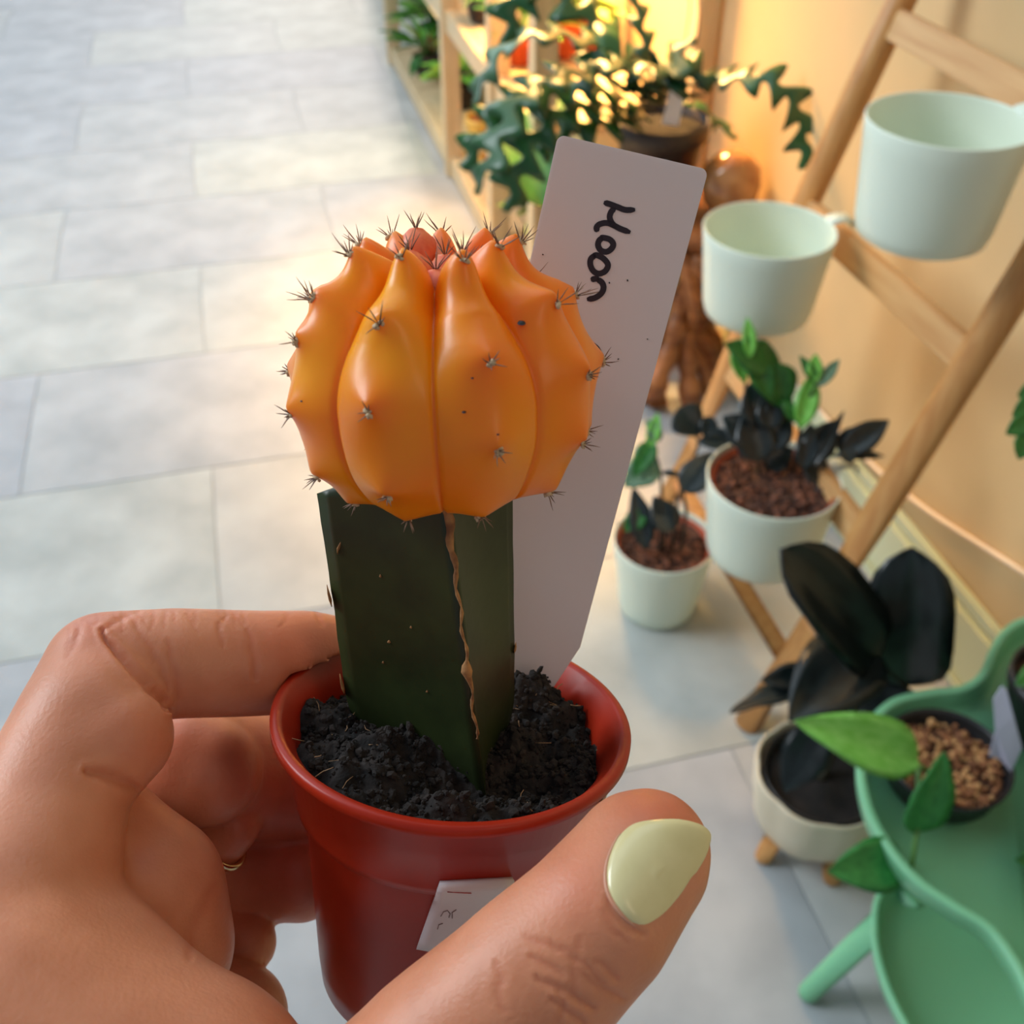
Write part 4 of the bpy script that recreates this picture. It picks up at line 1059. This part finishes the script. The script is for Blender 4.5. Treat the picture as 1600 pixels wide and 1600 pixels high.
# vertex normals
def vnorm(P, Fq):
    n = np.cross(P[Fq[:, 2]] - P[Fq[:, 0]], P[Fq[:, 3]] - P[Fq[:, 1]]); N_ = np.zeros_like(P)
    for c in range(4):
        for k in range(3): N_[:, k] += np.bincount(Fq[:, c], n[:, k], len(P))
    return N_ / np.maximum(np.linalg.norm(N_, axis=1), 1e-12)[:, None]
N2 = vnorm(P2, F2)
px_ = 800 + F * P2[:, 0] / -P2[:, 2]; py_ = 800 - F * P2[:, 1] / -P2[:, 2]
front = (N2 * -P2).sum(1) > 0
D_ = np.zeros(len(P2)); CRE = np.zeros(len(P2))
def crease(line, w, depth, dmin=0, dmax=1, ridge=.3):
    global D_, CRE
    s = [p + Vector((noise.noise(p * .05 + Vector((7, 0, 1))), noise.noise(p * .05 + Vector((0, 9, 3))), 0)) * 5 for p in spline([Vector((x, y, 0)) for x, y in line], 8)]; bd = np.full(len(P2), 1e9)
    near = front & (px_ > min(p.x for p in s) - 5 * w) & (px_ < max(p.x for p in s) + 5 * w) & (py_ > min(p.y for p in s) - 5 * w) & (py_ < max(p.y for p in s) + 5 * w) & (-P2[:, 2] > dmin) & (-P2[:, 2] < dmax)
    X, Y = px_[near], py_[near]; b = np.full(len(X), 1e9); nT = len(s) - 1
    for i, (p, q) in enumerate(zip(s, s[1:])):
        dx, dy = q.x - p.x, q.y - p.y; t = np.clip(((X - p.x) * dx + (Y - p.y) * dy) / (dx * dx + dy * dy + 1e-9), 0, 1)
        taper = 1 + 1.0 * abs((i / nT) * 2 - 1) ** 3
        b = np.minimum(b, np.hypot(X - p.x - dx * t, Y - p.y - dy * t) * taper)
    g = np.exp(-(b / w) ** 2)
    D_[near] -= depth * (g - ridge * np.exp(-((b - 2.2 * w) / (1.2 * w)) ** 2)); CRE[near] = np.maximum(CRE[near], g)
TD = .146
for L, w, d in (([(905, 1520), (940, 1545), (975, 1560)], 5, .00022), ([(830, 1495), (860, 1512), (880, 1525)], 5, .0003), ([(838, 1525), (868, 1540), (900, 1560), (930, 1575)], 6, .00038),
                ([(855, 1470), (885, 1490), (915, 1510), (945, 1535)], 5, .0002), ([(860, 1560), (885, 1580), (915, 1600)], 5, .0003), ([(870, 1545), (880, 1570), (875, 1600)], 4, .0002),
                ([(905, 1465), (900, 1495), (895, 1530), (905, 1570)], 5, .00014), ([(775, 1500), (782, 1525), (778, 1550), (790, 1580)], 6, .00018), ([(820, 1460), (850, 1475), (890, 1485)], 5, .00014),
                ([(930, 1500), (955, 1520), (965, 1530)], 5, .0002), ([(948, 1400), (958, 1425), (985, 1450), (1008, 1460)], 5, .0003), ([(940, 1420), (955, 1450), (980, 1470)], 6, .00016)):
    crease(L, w * 1.15, d * .75, .12, .17)
for L, w, d in (([(160, 985), (185, 1020), (222, 1062), (250, 1092), (262, 1110)], 6, .0009), ([(165, 985), (190, 965), (215, 955)], 5, .00018), ([(200, 960), (225, 1000), (250, 1040), (262, 1080)], 6, .00014),
                ([(262, 1000), (270, 1040), (280, 1090)], 6, .0001), ([(385, 985), (395, 1020), (400, 1060)], 6, .00016), ([(340, 975), (350, 1010)], 5, .00012), ([(135, 965), (125, 990), (105, 1030)], 5, .0001),
                ([(135, 1205), (165, 1212), (196, 1226), (214, 1233)], 9, .0006), ([(296, 1500), (305, 1440), (335, 1385)], 9, .00012)):
    crease(L, w, d, .12, .22)
for k in range(26):                                            # fine skin lines over the index knuckle
    a = random.uniform(.0, 1.0); x = 90 + a * 420; y0 = 945 + max(0, (150 - x)) * .8
    crease([(x, y0), (x + random.uniform(-6, 10), y0 + 14), (x + random.uniform(-10, 16), y0 + random.uniform(26, 44))], 3.2, .00010, .15, .22, 0)
P2 = P2 + N2 * D_[:, None]
me = hmesh(P2, F2)
HL = w_of(np.array([-.06, -.11, -.16]))
Wm = Matrix((RT, UP, -FW)).transposed()
Wn = np.array(Wm); co = P2 @ Wn.T + np.array(CAM) - np.array(HL)
me.vertices.foreach_set('co', co.astype(np.float32).ravel()); me.polygons.foreach_set('use_smooth', [True] * len(me.polygons)); me.update()
ca = me.color_attributes.new('tone', 'FLOAT_COLOR', 'POINT')
tone = np.ones((len(P2), 4), np.float32)
def reddish(px, py, r, amt):
    g = np.exp(-((px_ - px) ** 2 + (py_ - py) ** 2) / r ** 2) * amt
    tone[:, 1] *= 1 - g * .28; tone[:, 2] *= 1 - g * .30
for a in ((480, 1010, 90, 1.0), (1050, 1260, 80, 1.0), (460, 1240, 110, 1.2), (450, 1380, 90, 1.2), (240, 1150, 70, .5), (900, 1380, 70, .5), (150, 980, 50, .4)): reddish(*a)
tone[:, 1] *= 1 - CRE * .14; tone[:, 2] *= 1 - CRE * .16; tone[:, 0] *= 1 - CRE * .05
ca.data.foreach_set('color', tone.ravel())
m_skin = mat('skin', srgb(214, 144, 110), .44, srgb(196, 126, 92), 70, vcol=True, sss=.35, sssr=(1, .35, .18), ssss=.004, spec=.45, bump=.35, bscale=1400, bdist=.00025)
me.materials.append(m_skin)
hand = bpy.data.objects.new('hand', me); COL.objects.link(hand); hand.location = HL
tag(hand, "person's hand gripping the red-brown cactus pot, thumb with pale yellow nail polish in front", 'hand')

# painted thumbnail: a curved plate laid on the thumb
def hsdf(p): return float(hand_field(np.array([p[0]]), np.array([p[1]]), np.array([p[2]]))[0])
NO = [(1000, 1284), (1030, 1280), (1062, 1280), (1092, 1287), (1108, 1298), (1111, 1312), (1103, 1338), (1085, 1368), (1060, 1402), (1035, 1432), (1012, 1448), (998, 1449), (980, 1436), (962, 1415), (950, 1392), (947, 1365), (952, 1338), (965, 1310), (982, 1292)]
OP = spline([Vector((x, y, 0)) for x, y in NO], 3, True)
smp = []
for x in range(945, 1100, 12):
    for y in range(1285, 1450, 12):
        h = hit_px(x, y, hsdf, .11, .17)
        if h is not None: smp.append((x, y, -h[2]))
smp = np.array(smp); sx, sy = (smp[:, 0] - 1030) / 80, (smp[:, 1] - 1365) / 80
good = smp[:, 2] < np.median(smp[:, 2]) + .003
Aq = np.stack([np.ones_like(sx), sx, sy, sx * sx, sx * sy, sy * sy], 1)
cf = np.linalg.lstsq(Aq[good], smp[good, 2], rcond=None)[0]
def nail_d(x, y):
    a, b = (x - 1030) / 80, (y - 1365) / 80; return float(np.array([1, a, b, a * a, a * b, b * b]) @ cf)
V, Fc = [], []; nO = len(OP); cx, cy = 1028, 1362; RN = 10
for side, off in ((0, -.00042), (1, .0014)):
    V.append(None); base = len(V) - 1
    V[base] = at(cx, cy, nail_d(cx, cy) + off - (.00015 if side == 0 else 0))
    for i in range(1, RN + 1):
        q = i / RN
        for p in OP:
            x, y = cx + (p.x - cx) * q, cy + (p.y - cy) * q
            o_ = off + (0.00035 * max(0, (q - .8) / .2) ** 2 if side == 0 else 0)
            V.append(at(x, y, nail_d(x, y) + o_))
    for k in range(nO): Fc.append((base, base + 1 + k, base + 1 + (k + 1) % nO) if side == 0 else (base, base + 1 + (k + 1) % nO, base + 1 + k))
    for i in range(RN - 1):
        for k in range(nO):
            a, b = base + 1 + i * nO + k, base + 1 + i * nO + (k + 1) % nO
            Fc.append((a, a + nO, b + nO, b) if side == 0 else (a, b, b + nO, a + nO))
h_ = 1 + RN * nO; e0 = 1 + (RN - 1) * nO
for k in range(nO): a, b = e0 + k, e0 + (k + 1) % nO; Fc.append((a, a + h_, b + h_, b))
nl = meshobj('thumbnail', (V, Fc), mat('nail_polish', srgb(222, 212, 160), .30, srgb(214, 204, 150), 200, spec=.5, coat=.5), hand); nl['label'] = 'thumbnail painted pale yellow-green'
cut = tube([at(p.x + (p.x - cx) * .012, p.y + (p.y - cy) * .012, nail_d(p.x, p.y) + .0001) for p in OP[30:53]], [.00012 + .00022 * math.sin(math.pi * k / 22) for k in range(23)], 8)
meshobj('cuticle', cut, mat('cuticle_skin', srgb(218, 150, 122), .5, sss=.3, ssss=.003), hand)
# thin ring on the finger behind the palm
ctr = at(349, 1322, .2015); tor = []
ax_ = (RT * .72 + UP * .62 - FW * .3).normalized(); x, y, _ = frame_of(ax_)
V, Fc = [], []
for i in range(48):
    a = 2 * math.pi * i / 48; c = ctr + (x * math.cos(a) + y * math.sin(a)) * .0046; rd = (c - ctr).normalized()
    for j in range(8):
        b = 2 * math.pi * j / 8; V.append(c + rd * .0006 * math.cos(b) + ax_ * .0009 * math.sin(b))
for i in range(48):
    for j in range(8): a, b = i * 8 + j, i * 8 + (j + 1) % 8; a2, b2 = ((i + 1) % 48) * 8 + j, ((i + 1) % 48) * 8 + (j + 1) % 8; Fc.append((a, a2, b2, b))
rg = meshobj('ring', (V, Fc), mat('gold', srgb(226, 196, 150), .2, metal=1), hand); rg['label'] = 'thin shiny gold ring'
